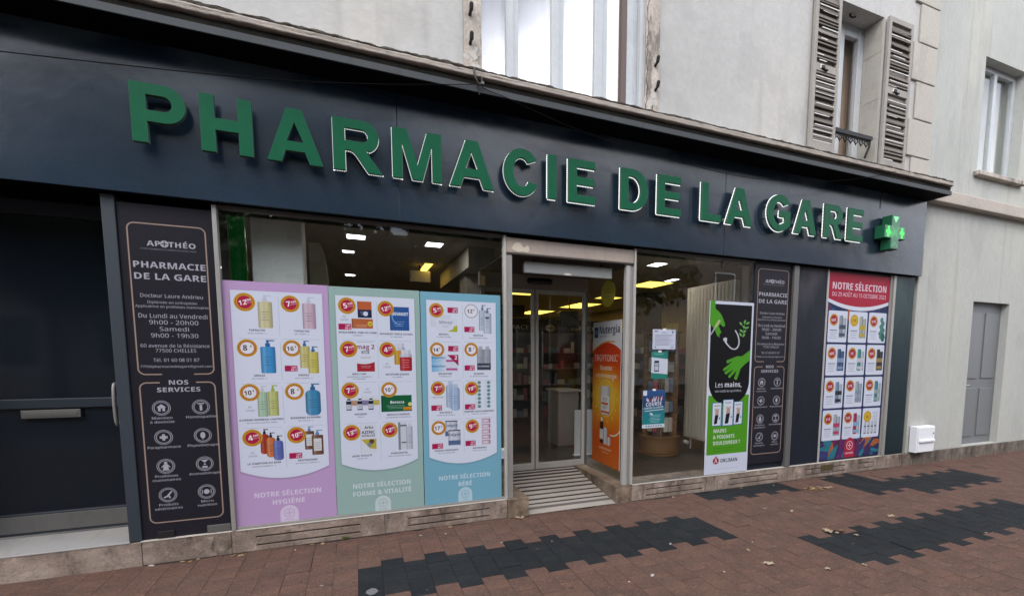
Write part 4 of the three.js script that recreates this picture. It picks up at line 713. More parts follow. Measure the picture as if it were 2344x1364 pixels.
function pack(c, x, y, w, h, col, o = {}) { c.fillStyle = col; c.fillRect(x, y, w, h); c.fillStyle = 'rgba(0,0,0,.25)'; c.fillRect(x, y, w * 0.05, h); if (o.band) { c.fillStyle = o.band; c.fillRect(x + w * 0.05, y + h * (o.at ?? 0.5), w * 0.95, h * (o.bh ?? 0.4)); } if (o.t) txt(c, o.t, x + w * 0.52, y + h * (o.ty ?? 0.35), h * (o.ts ?? 0.2), o.tc ?? '#fff', { max: w * 0.86 }); lines(c, x + w * 0.16, y + h * 0.62, w * 0.6, 3, o.ink ?? 'rgba(255,255,255,.6)', 3, h * 0.09); }
function cap2(c, x, y, a, b, b2) { txt(c, a, x, y, 20, '#2f3038', { max: 300 }); txt(c, b, x, y + 21, 14, '#5b5d66', { bold: false, max: 300 }); if (b2) txt(c, b2, x, y + 38, 14, '#5b5d66', { bold: false, max: 300 }); }
const choix = (c, x, y) => { txt(c, 'AU', x, y, 20, '#80838c', { bold: false }); txt(c, 'CHOIX', x, y + 25, 20, '#80838c', { bold: false }); };
function offer(base, inner, title, cells) {   // one of the three tall offer posters, 680 x 1818
  return canvas(680, 1818, (c, W, H) => {
    c.fillStyle = base; c.fillRect(0, 0, W, H);
    c.fillStyle = inner; c.beginPath(); c.moveTo(46, 66); c.lineTo(W - 42, 66); c.lineTo(W - 42, 1400); c.quadraticCurveTo(W / 2, 1545, 46, 1400); c.closePath();
    c.shadowColor = 'rgba(40,40,60,.35)'; c.shadowBlur = 14; c.shadowOffsetY = 6; c.fill(); c.shadowColor = 'transparent'; c.shadowBlur = 0; c.shadowOffsetY = 0;
    c.fillStyle = '#aeb3bf'; for (let i = 0; i < 3; i++) { c.fillRect(80, 412 + i * 332, 250, 2); c.fillRect(360, 412 + i * 332, 250, 2); } for (let i = 0; i < 4; i++) c.fillRect(344, 100 + i * 332, 2, 290);
    cells.forEach((f, i) => { c.save(); c.translate(i % 2 ? 352 : 62, 84 + Math.floor(i / 2) * 332); f(c); c.restore(); });
    title.forEach((s, i) => txt(c, s, W / 2 + 8, 1610 + i * 66, 52, 'rgba(255,255,255,.66)', { max: 520 }));
    c.fillStyle = 'rgba(255,255,255,.55)'; c.beginPath(); c.moveTo(286, H); c.lineTo(286, 1752); c.arc(348, 1752, 62, Math.PI, 0); c.lineTo(410, H); c.fill();
    c.strokeStyle = base; c.lineWidth = 5; c.beginPath(); c.arc(348, 1752, 34, 0, 7); c.stroke(); c.fillStyle = base; c.fillRect(345, 1728, 6, 48); c.fillRect(324, 1749, 48, 6); txt(c, 'APOTHÉO', 348, 1808, 15, base);
  });
}
const RD = 'red', WH = 'white';
const hyg = offer('#cfabd2', '#e8ecf6', ['NOTRE SÉLECTION', 'HYGIÈNE'], [
  (c) => { badge(c, 70, 66, 66, '12', '€99'); bottle(c, 150, 10, 92, 240, '#e2d9a4'); cap2(c, 138, 274, 'TOPIALYSE', 'HUILE LAVANTE, 1L'); },
  (c) => { badge(c, 70, 66, 62, '7', '€99'); bottle(c, 148, 10, 90, 240, '#dcbfca'); cap2(c, 138, 274, 'TOPIALYSE', 'GEL LAVANT, 1L'); },
  (c) => { badge(c, 70, 66, 64, '8', '€', WH); bottle(c, 152, 6, 96, 246, '#4aa0d8', { pump: '#2c6aa8' }); cap2(c, 138, 276, 'URIAGE', 'GEL LAVANT, 1L'); },
  (c) => { badge(c, 68, 66, 62, '16', '€', WH); bottle(c, 118, 8, 68, 208, '#ddd081', { pump: '#3d6f9c' }); bottle(c, 172, 50, 72, 206, '#ddcf62', { pump: '#3d6f9c' }); lot(c, 14, 196, 84, 44, '2'); cap2(c, 138, 276, 'URIAGE', 'HUILE LAVANTE, 1L'); },
  (c) => { bottle(c, 116, 14, 66, 232, '#b9d6b4', { pump: '#c9d3cf' }); badge(c, 70, 62, 64, '10', '€', WH); bottle(c, 184, 10, 68, 232, '#cfd37c', { pump: '#a8bb3f' }); choix(c, 66, 178); cap2(c, 138, 274, 'A-DERMA EXOMEGA CONTROL', 'GEL OU HUILE LAVANTE, 500ML'); },
  (c) => { badge(c, 70, 62, 64, '8', '€', WH); bottle(c, 142, 4, 104, 246, '#4793bd', { round: 1, pump: '#2c6a9a' }); cap2(c, 138, 272, 'BIODERMA ATODERM', 'GEL DOUCHE, 1L'); },
  (c) => { bottle(c, 120, 8, 56, 190, '#b5371f', { round: 1, pump: '#22242c' }); badge(c, 70, 70, 64, '4', '€99'); bottle(c, 158, 36, 60, 190, '#de7c42', { round: 1, pump: '#22242c' }); bottle(c, 202, 62, 66, 190, '#6a76be', { round: 1, pump: '#22242c' }); choix(c, 66, 190); cap2(c, 138, 274, 'LE COMPTOIR DU BAIN', 'SAVON DE MARSEILLE, 1L'); },
  (c) => { bottle(c, 124, 4, 66, 180, '#7a4a34', { pump: '#6e94ba', label: '#e5e4e0' }); badge(c, 70, 66, 64, '10', '€99'); bottle(c, 172, 34, 80, 196, '#7f5840', { pump: '#6e94ba', label: '#e5e4e0' }); lot(c, 14, 204, 88, 44, '2'); cap2(c, 138, 272, 'NEUTRADERM', 'GEL DOUCHE SURGRAS, 1L'); },
]);
const forme = offer('#a6c4b8', '#e6ebf5', ['NOTRE SÉLECTION', 'FORME & VITALITÉ'], [
  (c) => { pack(c, 142, 22, 104, 128, '#232a4c', { band: '#c9673a', at: 0, bh: 0.5 }); c.fillStyle = '#e3e6ef'; c.beginPath(); c.arc(200, 118, 18, 0, 7); c.fill(); pack(c, 96, 158, 156, 76, '#c26a3c', { ink: 'rgba(255,235,200,.5)' }); c.fillStyle = '#e7d33f'; c.beginPath(); c.arc(232, 196, 19, 0, 7); c.fill(); txt(c, 'x2', 232, 203, 20, '#5a4a10'); badge(c, 66, 60, 64, '5', '€99'); choix(c, 44, 150); lot(c, 0, 200, 92, 46, '2'); cap2(c, 138, 274, 'VITASCORBOL C500 OU C1000', 'VITAMINE C'); },
  (c) => { pack(c, 92, 54, 150, 190, '#2d5c9c', { t: 'NOVANUIT', ty: 0.36, ts: 0.19 }); c.strokeStyle = '#7fb2dc'; c.lineWidth = 8; c.beginPath(); c.arc(176, 130, 66, 1.6, 3.4); c.stroke(); badge(c, 62, 72, 62, '12', '€99'); cap2(c, 138, 280, 'NOVANUIT TRIPLE ACTION', '30 COMPRIMÉS'); },
  (c) => { c.fillStyle = '#e9ecf2'; c.fillRect(128, 10, 126, 236); c.fillStyle = '#9aa1aa'; c.fillRect(128, 8, 126, 3); txt(c, 'mag 2', 190, 64, 48, '#8c2f5c'); c.fillStyle = '#8e949e'; c.fillRect(160, 78, 58, 24); txt(c, '24H', 189, 98, 20, '#f2f4f8'); lines(c, 148, 124, 84, 2, '#9aa1aa'); c.fillStyle = '#b22434'; c.beginPath(); c.moveTo(124, 178); c.quadraticCurveTo(200, 196, 256, 166); c.lineTo(256, 244); c.lineTo(124, 244); c.fill(); lines(c, 152, 200, 76, 2, '#e9b6b8'); badge(c, 66, 66, 64, '7', '€99'); cap2(c, 138, 270, 'MAG 2 24H', 'MAGNÉSIUM & VITAMINES B', '45 COMPRIMÉS'); },
  (c) => { const jar = (x, y, w, h, col) => { rr(c, x + w * 0.1, y, w * 0.8, h * 0.2, 6); shade(c, x, w, '#e6e8ee'); rr(c, x, y + h * 0.18, w, h * 0.82, 12); shade(c, x, w, '#dadde6'); rr(c, x, y + h * 0.34, w, h * 0.66, 12); shade(c, x, w, col); }; jar(118, 14, 84, 176, '#d99f22'); jar(160, 70, 96, 172, '#c3242c'); lines(c, 180, 150, 58, 4, 'rgba(255,255,255,.55)', 4, 20); badge(c, 66, 68, 62, '4', '€99'); choix(c, 60, 190); cap2(c, 138, 276, 'NATEFORM JUNIOR', '30 GOMMES'); },
  (c) => { for (let k = 0; k < 3; k++) { const x = 40 + k * 82; pack(c, x + 26, 108, 54, 88, '#e3e6ec', { band: ['#c79a76', '#8c83a8', '#cdbb55'][k], at: 0.4, bh: 0.45, ink: 'rgba(0,0,0,.1)' }); bottle(c, x - 8, 128, 42, 96, '#e2e5ec', { cap: '#1d1f2b' }); c.fillStyle = '#22263a'; c.fillRect(x - 6, 148, 38, 26); c.fillRect(x - 4, 212, 34, 8); } badge(c, 66, 62, 64, '7', '€99'); choix(c, 196, 60); cap2(c, 138, 262, 'PEDIAKID', 'SIROPS'); },
  (c) => { pack(c, 6, 110, 240, 134, '#14633a', { t: 'Berocca', ty: 0.5, ts: 0.22 }); c.fillStyle = '#d68d2c'; c.fillRect(176, 208, 70, 26); c.fillStyle = '#e6e08a'; c.beginPath(); c.arc(232, 186, 16, 0, 7); c.fill(); badge(c, 70, 62, 62, '10', '€', WH); cap2(c, 138, 276, 'BEROCCA ENERGIE', '30 COMPRIMÉS EFFERVESCENTS'); },
  (c) => { c.fillStyle = '#d8dbe2'; c.fillRect(128, 6, 124, 236); c.fillStyle = '#e4e7ec'; c.fillRect(136, 6, 116, 236); txt(c, 'Arko', 196, 44, 30, '#3f4450'); txt(c, 'AZINC', 190, 84, 34, '#2a2c33'); txt(c, 'VITALITÉ', 190, 110, 24, '#2a2c33'); c.fillStyle = '#c6b33f'; c.beginPath(); c.moveTo(136, 130); c.lineTo(250, 130); c.quadraticCurveTo(246, 206, 250, 214); c.lineTo(200, 206); c.closePath(); c.fill(); c.fillStyle = '#5c4a44'; c.beginPath(); c.arc(214, 150, 20, 0, 7); c.fill(); c.fillStyle = '#8d8f96'; c.beginPath(); c.arc(196, 176, 17, 0, 7); c.fill(); badge(c, 66, 70, 64, '13', '€99'); cap2(c, 138, 270, 'AZINC VITALITÉ', '120 GÉLULES'); },
  (c) => { c.fillStyle = '#8b8e96'; c.fillRect(132, 4, 18, 232); c.fillStyle = '#d9dce2'; c.fillRect(150, 4, 50, 232); c.fillStyle = '#5c6068'; c.fillRect(150, 26, 50, 12); c.fillRect(156, 170, 42, 10); bottle(c, 196, 14, 50, 222, '#cfd3da', { cap: '#dfe2e8' }); badge(c, 66, 64, 62, '12', '€99'); cap2(c, 138, 268, 'PURESSENTIEL', 'SPRAY ASSAINISSANT, 200ML'); },
]);
const bebe = offer('#84bccc', '#e8edf6', ['NOTRE SÉLECTION', 'BÉBÉ'], [
  (c) => { c.fillStyle = '#dfe2ea'; c.fillRect(14, 100, 170, 104); c.fillStyle = '#e6e9f0'; c.fillRect(62, 136, 176, 106); txt(c, 'Mitosyl', 142, 176, 34, '#5a5f6c', { bold: false }); c.fillStyle = '#b9bf2e'; c.beginPath(); c.moveTo(158, 242); c.quadraticCurveTo(184, 222, 200, 226); c.quadraticCurveTo(206, 190, 238, 188); c.lineTo(238, 242); c.fill(); lines(c, 110, 192, 60, 2, '#b0b4be'); badge(c, 66, 66, 60, '5', '€99'); lot(c, 158, 38, 86, 46, '3'); cap2(c, 124, 272, 'MITOSYL', '3X LINGETTES BÉBÉ'); },
  (c) => { bottle(c, 136, 6, 62, 222, '#c3d0da', { pump: '#6f7f8e' }); bottle(c, 176, 30, 70, 222, '#cbd8e1', { pump: '#6f7f8e' }); c.fillStyle = '#4b5f78'; c.beginPath(); c.arc(210, 106, 20, 0, Math.PI); c.fill(); badge(c, 70, 62, 62, '12', '€', 'ring'); lot(c, 8, 196, 88, 46, '2'); cap2(c, 130, 276, 'MUSTELA', 'EAU NETTOYANTE, 500ML'); },
  (c) => { for (const y of [108, 180]) { c.fillStyle = '#dfe4ee'; c.fillRect(18, y, 224, 70); const g = c.createLinearGradient(18, 0, 130, 0); g.addColorStop(0, '#7fbfe0'); g.addColorStop(1, '#dfe4ee'); c.fillStyle = g; c.fillRect(18, y, 112, 70); txt(c, 'Bepanthen', 76, y + 30, 22, '#2e6d9c'); c.fillStyle = '#c25c92'; c.fillRect(138, y + 40, 96, 18); } c.fillStyle = '#ad2255'; c.beginPath(); c.moveTo(150, 106); c.lineTo(244, 106); c.lineTo(244, 200); c.fill(); txt(c, '2', 222, 146, 44, '#fff'); badge(c, 66, 62, 60, '14', '€', WH); lot(c, 158, 30, 86, 46, '2'); cap2(c, 130, 274, 'BEPANTHEN', 'POMMADE, 30G'); },
  (c) => { for (const x of [116, 178]) { bottle(c, x, 30, 60, 210, '#a9b1b8', { cap: '#b7bfc6' }); } c.fillStyle = '#39414c'; c.fillRect(116, 178, 122, 56); txt(c, 'KLORANE', 176, 212, 22, '#d4d8de'); badge(c, 66, 60, 60, '8', '€', WH); lot(c, 6, 196, 88, 46, '2'); cap2(c, 130, 276, 'KLORANE', 'GEL LAVANT DOUX, 500ML'); },
  (c) => { bottle(c, 134, 0, 70, 232, '#b7cbe2', { cap: '#c6d6e8', round: 1 }); bottle(c, 174, 24, 76, 232, '#b3cae4', { cap: '#c6d6e8', round: 1 }); badge(c, 66, 60, 60, '7', '€99'); txt(c, '1 MINI OFFERT', 60, 142, 16, '#5b5d66', { bold: false }); lot(c, 8, 204, 88, 46, '2'); cap2(c, 130, 276, 'DOCTEUR É', 'SÉRUM PHYSIOLOGIQUE'); },
  (c) => { for (let r = 0; r < 7; r++) for (const x of [92, 176]) { c.fillStyle = '#dfe3ea'; c.fillRect(x, r * 35 + 2, 60, 30); c.fillStyle = '#5d978c'; c.beginPath(); c.arc(x + 40, r * 35 + 16, 14, 0, 7); c.fill(); } badge(c, 66, 66, 60, '19', '€99'); lot(c, 4, 204, 90, 46, '15'); cap2(c, 130, 276, 'PAMPERS AQUA HARMONIE', 'LINGETTES, LOT DE 15'); },
  (c) => { const tin = (x, y) => { rr(c, x, y, 106, 138, 8); shade(c, x, 106, '#dfe3ea'); c.fillStyle = '#5a6f96'; c.fillRect(x, y + 92, 106, 40); c.fillStyle = '#50545c'; c.fillRect(x, y, 106, 10); txt(c, 'Guigoz', x + 52, y + 52, 32, '#2b3b66', { fam: 'serif' }); }; tin(120, 10); tin(146, 92); badge(c, 66, 68, 62, '17', '€', WH); lot(c, 8, 204, 92, 46, '3'); cap2(c, 130, 274, 'GUIGOZ CROISSANCE', 'LAIT EN POUDRE, 800G'); },
  (c) => { for (let r = 0; r < 5; r++) { c.fillStyle = '#cfa9b6'; c.fillRect(150, 4 + r * 48, 78, 40); c.fillStyle = '#e6dbe2'; c.beginPath(); c.ellipse(184, 26 + r * 48, 28, 11, 0, 0, 7); c.fill(); c.fillStyle = '#a8627c'; c.fillRect(220, 4 + r * 48, 8, 40); } badge(c, 66, 68, 60, '9', '€99'); lot(c, 4, 196, 90, 46, '5'); cap2(c, 130, 272, 'WATERWIPES', 'LINGETTES, LOT DE 5'); },
]);
printed('offer_poster', 'pink poster of hygiene products on the window, leftmost of the three tall offers', 'poster', -1.013, -0.309, 0.202, 2.073, -0.02, hyg, { group: 'tall offer posters in the left window' });
printed('offer_poster', 'green poster of vitamins between the pink and the blue posters', 'poster', -0.306, 0.391, 0.202, 2.07, -0.02, forme, { group: 'tall offer posters in the left window' });
printed('offer_poster', 'light blue poster of baby products beside the entrance', 'poster', 0.398, 1.098, 0.202, 2.067, -0.02, bebe, { group: 'tall offer posters in the left window' });
scene.children.filter((o) => o.name.startsWith('offer_poster')).forEach(rebase);

// dark opening-hours signs, the same print on both
const hours = canvas(560, 2400, (c, W, H) => {
  c.fillStyle = '#2b2930'; c.fillRect(0, 0, W, H); c.translate(0, -20.5); c.scale(1, 0.9711);
  c.strokeStyle = '#b39a86'; c.lineWidth = 9; c.lineCap = 'butt';
  const L = 50, Rr = W - 52, r = 42;
  c.beginPath(); c.moveTo(188, 1244); c.lineTo(L + r, 1244); c.arcTo(L, 1244, L, 1244 - r, r); c.lineTo(L, 156 + r); c.arcTo(L, 156, L + r, 156, r); c.lineTo(Rr - r, 156); c.arcTo(Rr, 156, Rr, 156 + r, r); c.lineTo(Rr, 1244 - r); c.arcTo(Rr, 1244, Rr - r, 1244, r); c.lineTo(382, 1244); c.stroke();
  c.beginPath(); c.moveTo(170, 1306); c.lineTo(L + r, 1306); c.arcTo(L, 1306, L, 1306 + r, r); c.lineTo(L, 2372 - r); c.arcTo(L, 2372, L + r, 2372, r); c.lineTo(Rr - r, 2372); c.arcTo(Rr, 2372, Rr, 2372 - r, r); c.lineTo(Rr, 1306 + r); c.arcTo(Rr, 1306, Rr - r, 1306, r); c.lineTo(390, 1306); c.stroke();
  const w = '#bfbdc2', T = (s, y, px, o) => txt(c, s, W / 2 + 2, y, px, o?.c ?? w, { sx: 1.28, max: 440, bold: px > 44, ...o });
  txt(c, 'AP', 196, 312, 52, w, { sx: 1.25 }); txt(c, 'THÉO', 364, 312, 52, w, { sx: 1.25 });
  c.fillStyle = w; c.beginPath(); c.arc(258, 292, 25, 0, 7); c.fill(); c.fillStyle = '#2b2930'; c.fillRect(255, 274, 6, 36); c.fillRect(240, 289, 36, 6);
  T('VOTRE PHARMACIE AU SERVICE DE VOTRE SANTÉ', 338, 15, { bold: false, max: 330, c: '#9d9a9e' });
  T('PHARMACIE', 468, 62); T('DE LA GARE', 550, 62);
  T('Docteur Laure Andrieu', 680, 37, { max: 380, bold: false }); T('Diplômée en orthopédie', 724, 27, { bold: false, max: 300 }); T('Applicatrice en prothèses mammaires', 754, 27, { bold: false, max: 440 });
  T('Du Lundi au Vendredi', 828, 43, { max: 420 }); T('9h00 - 20h00', 876, 43, { max: 300 }); T('Samedi', 924, 43); T('9h00 - 19h30', 972, 43, { max: 290 });
  T('60 avenue de la Résistance', 1044, 34, { bold: false, max: 420 }); T('77500 CHELLES', 1080, 34, { bold: false, max: 250 }); T('Tél. 01 60 08 01 87', 1150, 34, { bold: false, max: 280 }); T('77500pharmaciedelagare@gmail.com', 1194, 25, { bold: false, max: 440 });
  T('NOS', 1322, 48); T('SERVICES', 1376, 48, { max: 270 });
  const items = [['Maintien', 'à domicile'], ['Homéopathie'], ['Parapharmacie'], ['Phytothérapie'], ['Prothèses', 'mammaires'], ['Aromathérapie'], ['Produits', 'vétérinaires'], ['Micro', 'nutrition']];
  items.forEach((it, i) => {
    const x = i % 2 ? 410 : 168, y = 1496 + Math.floor(i / 2) * 222; c.strokeStyle = '#b9b7bb'; c.lineWidth = 4; c.beginPath(); c.arc(x, y, 54, 0, 7); c.stroke(); c.beginPath(); c.arc(x, y, 44, 0, 7); c.lineWidth = 5; c.stroke(); c.fillStyle = w;
    if (i === 0) { c.beginPath(); c.moveTo(x - 30, y - 4); c.lineTo(x, y - 30); c.lineTo(x + 30, y - 4); c.lineTo(x + 21, y - 4); c.lineTo(x + 21, y + 24); c.lineTo(x - 21, y + 24); c.lineTo(x - 21, y - 4); c.fill(); c.fillStyle = '#2b2930'; c.fillRect(x - 5, y + 2, 10, 22); }
    if (i === 1) { c.fillRect(x - 8, y - 16, 16, 44); c.fillRect(x - 20, y - 30, 40, 9); }
    if (i === 2) { c.fillRect(x - 9, y - 24, 18, 48); c.fillRect(x - 24, y - 9, 48, 18); }
    if (i === 3) { c.beginPath(); c.ellipse(x, y - 2, 16, 25, 0, 0, 7); c.fill(); c.fillRect(x - 2, y + 20, 4, 14); }
    if (i === 4) { c.beginPath(); c.arc(x, y - 24, 11, 0, 7); c.fill(); c.beginPath(); c.moveTo(x - 12, y - 14); c.lineTo(x + 12, y - 14); c.lineTo(x + 32, y + 12); c.lineTo(x + 14, y + 4); c.lineTo(x + 20, y + 32); c.lineTo(x - 20, y + 32); c.lineTo(x - 14, y + 4); c.lineTo(x - 32, y + 12); c.fill(); }
    if (i === 5) { c.beginPath(); c.moveTo(x - 26, y - 32); c.lineTo(x + 26, y - 32); c.lineTo(x, y - 8); c.fill(); c.beginPath(); c.arc(x, y + 4, 7, 0, 7); c.fill(); c.fillRect(x - 17, y + 18, 34, 16); }
    if (i === 6) { c.lineWidth = 11; c.strokeStyle = w; c.beginPath(); c.moveTo(x - 26, y + 20); c.lineTo(x - 6, y + 12); c.lineTo(x + 16, y - 16); c.lineTo(x + 24, y - 26); c.moveTo(x + 4, y + 6); c.lineTo(x + 12, y + 26); c.stroke(); }
    if (i === 7) { c.beginPath(); c.arc(x, y, 19, 0, 7); c.fill(); c.fillRect(x - 31, y - 18, 5, 36); c.fillRect(x + 26, y - 18, 5, 36); }
    it.forEach((s, k) => txt(c, s, x, y + 84 + k * 30, 27, '#c6c4c8', { sx: 1.2, bold: false, max: 205 }));
  });
});
const black = std({ color: lin(0.02, 0.019, 0.024), roughness: 0.5 });
{
  const a = printed('hours_sign', 'dark opening-hours sign with gold outline left of the pink poster', 'sign', -1.588, -1.044, 0.184, 2.56, -0.022, hours, { edge: black, depth: 0.012, rough: 0.42, group: 'dark opening-hours signs' });
  mesh('hinge_plate', bx(-1.5, -1.4, 0.184, 0.236, -0.021, -0.006, 0.003), M.iron, a);
  mesh('hinge_plate', bx(-1.2, -1.05, 0.186, 0.24, -0.021, -0.009, 0.003), M.aluDark, a);
  rebase(a);
  rebase(printed('hours_sign', 'dark opening-hours sign with gold outline right of the green hand poster', 'sign', 4.092, 4.662, 0.253, 2.657, -0.022, hours, { edge: black, depth: 0.012, rough: 0.42, group: 'dark opening-hours signs' }));
}

// red autumn offer poster
rebase(printed('autumn_poster', 'narrow poster with red heading and twelve white offer cards far right', 'poster', 5.29, 6.425, 0.205, 2.575, -0.024, canvas(960, 2048, (c, W, H) => {
  const R = rng(5); c.fillStyle = '#23305c'; c.fillRect(0, 0, W, H);
  const lf = (x, y, r, a, col) => { c.save(); c.translate(x, y); c.rotate(a); c.fillStyle = col; c.beginPath(); c.moveTo(0, -r); c.quadraticCurveTo(r * 0.6, -r * 0.2, 0, r); c.quadraticCurveTo(-r * 0.6, -r * 0.2, 0, -r); c.fill(); c.strokeStyle = 'rgba(255,255,255,.15)'; c.lineWidth = 3; c.beginPath(); c.moveTo(0, -r); c.lineTo(0, r); c.stroke(); c.restore(); };
  const cols = ['#2d7f8c', '#b5653a', '#6a2858', '#33345f', '#3d3a70', '#40417a', '#4d2148', '#2b5f80', '#6b2f6c', '#30305c'];
  for (let i = 0; i < 46; i++) lf(R() * W, 1830 + R() * 230, 90 + R() * 90, R() * 6.3, cols[Math.floor(R() * cols.length)]);
  for (let i = 0; i < 40; i++) lf(R() < 0.5 ? R() * 40 : R() * W, R() < 0.5 ? 380 + R() * 120 : 1200 + R() * 500, 70 + R() * 70, R() * 6.3, cols[Math.floor(R() * cols.length)]);
  c.fillStyle = '#eef0f6'; c.beginPath(); c.moveTo(0, 0); c.lineTo(W, 0); c.lineTo(W, 316); c.quadraticCurveTo(W / 2, 480, 0, 316); c.fill();
  c.fillStyle = '#bb1f3d'; c.beginPath(); c.moveTo(0, 0); c.lineTo(W, 0); c.lineTo(W, 280); c.quadraticCurveTo(W / 2, 430, 0, 280); c.fill();
  txt(c, 'NOTRE SÉLECTION', W / 2, 178, 102, '#f3dfe3', { max: 870 }); txt(c, 'DU 29 AOÛT AU 15 OCTOBRE 2023', W / 2, 252, 60, '#f3dfe3', { bold: false, max: 860 });
  const P = ['90', '17', '11', '90', '7', '15', '15', '17', '10', '11', '15', '5'], pc = [['#9aa4ae', '#4e5866'], ['#b9bcae', '#c9b23e'], ['#4f8c7c', '#2f6a5c'], ['#3a5a82', '#8fa4bf'], ['#2c9c7c', '#d9d0d6'], ['#2f3230', '#a98c4c'], ['#7f98b4', '#2e3138'], ['#aab6be', '#8fa0ac'], ['#3c8c92', '#9fb4a8'], ['#b4bcc4', '#c2456e'], ['#b3264e', '#8fb8d2'], ['#d0d5da', '#24262c']];
  P.forEach((p, i) => {
    const x = 18 + (i % 3) * 316, y = 408 + Math.floor(i / 3) * 362, [a, b] = pc[i]; c.fillStyle = '#e9edf6'; rr(c, x, y, 290, 340, 16); c.fill();
    if (i === 2) { c.fillStyle = a; for (let k = 0; k < 6; k++) { c.beginPath(); c.ellipse(x + 216 + (k % 2) * 20, y + 80 + k * 38, 26 + k * 5, 30, 0, 0, 7); c.fill(); } c.fillStyle = b; rr(c, x + 222, y + 230, 50, 90, 10); c.fill(); }
    else if (i === 11) for (let k = 0; k < 4; k++) { rr(c, x + 34 + k * 58, y + 150, 38, 150, 5); shade(c, x + 34 + k * 58, 38, a); c.fillStyle = b; c.fillRect(x + 34 + k * 58, y + 206, 38, 12); c.fillRect(x + 36 + k * 58, y + 288, 34, 8); }
    else { rr(c, x + 168, y + 50, 54, 240, 6); shade(c, x + 168, 54, a); rr(c, x + 222, y + 74, 50, 216, 6); shade(c, x + 222, 50, i % 2 ? a : '#c3cad2'); c.fillStyle = b; c.fillRect(x + 168, y + 150, 104, 46); c.fillRect(x + 176, y + 240, 84, 34); }
    const yel = i === 1 || i === 11; c.fillStyle = '#d9a23a'; c.beginPath(); c.ellipse(x + 84, y + 98, 64, 64, 0, 0, 7); c.fill(); c.fillStyle = yel ? '#e2c022' : '#b02238'; c.beginPath(); c.arc(x + 84, y + 98, 48, 0, 7); c.fill(); txt(c, p + '€', x + 84, y + 116, 44, yel ? '#9a5a10' : '#f3e6e6', { rot: -0.15 });
    if (i !== 11) { c.fillStyle = '#6d7380'; c.fillRect(x + 30, y + 206, 110, 9); lines(c, x + 28, y + 232, 112, 4, '#a9aebb', 5, 20); } else lines(c, x + 160, y + 46, 108, 6, '#9fa5b2', 5, 18);
  });
  c.fillStyle = '#c02545'; c.beginPath(); c.moveTo(388, H); c.lineTo(388, 1900); c.arc(468, 1900, 80, Math.PI, 0); c.lineTo(548, H); c.fill(); c.strokeStyle = '#f2dfe3'; c.lineWidth = 8; c.beginPath(); c.arc(468, 1910, 46, 0, 7); c.stroke(); c.fillStyle = '#f2dfe3'; c.fillRect(464, 1880, 8, 60); c.fillRect(438, 1906, 60, 8); txt(c, 'APOTHÉO', 468, 2010, 28, '#f2dfe3');
}), {}));

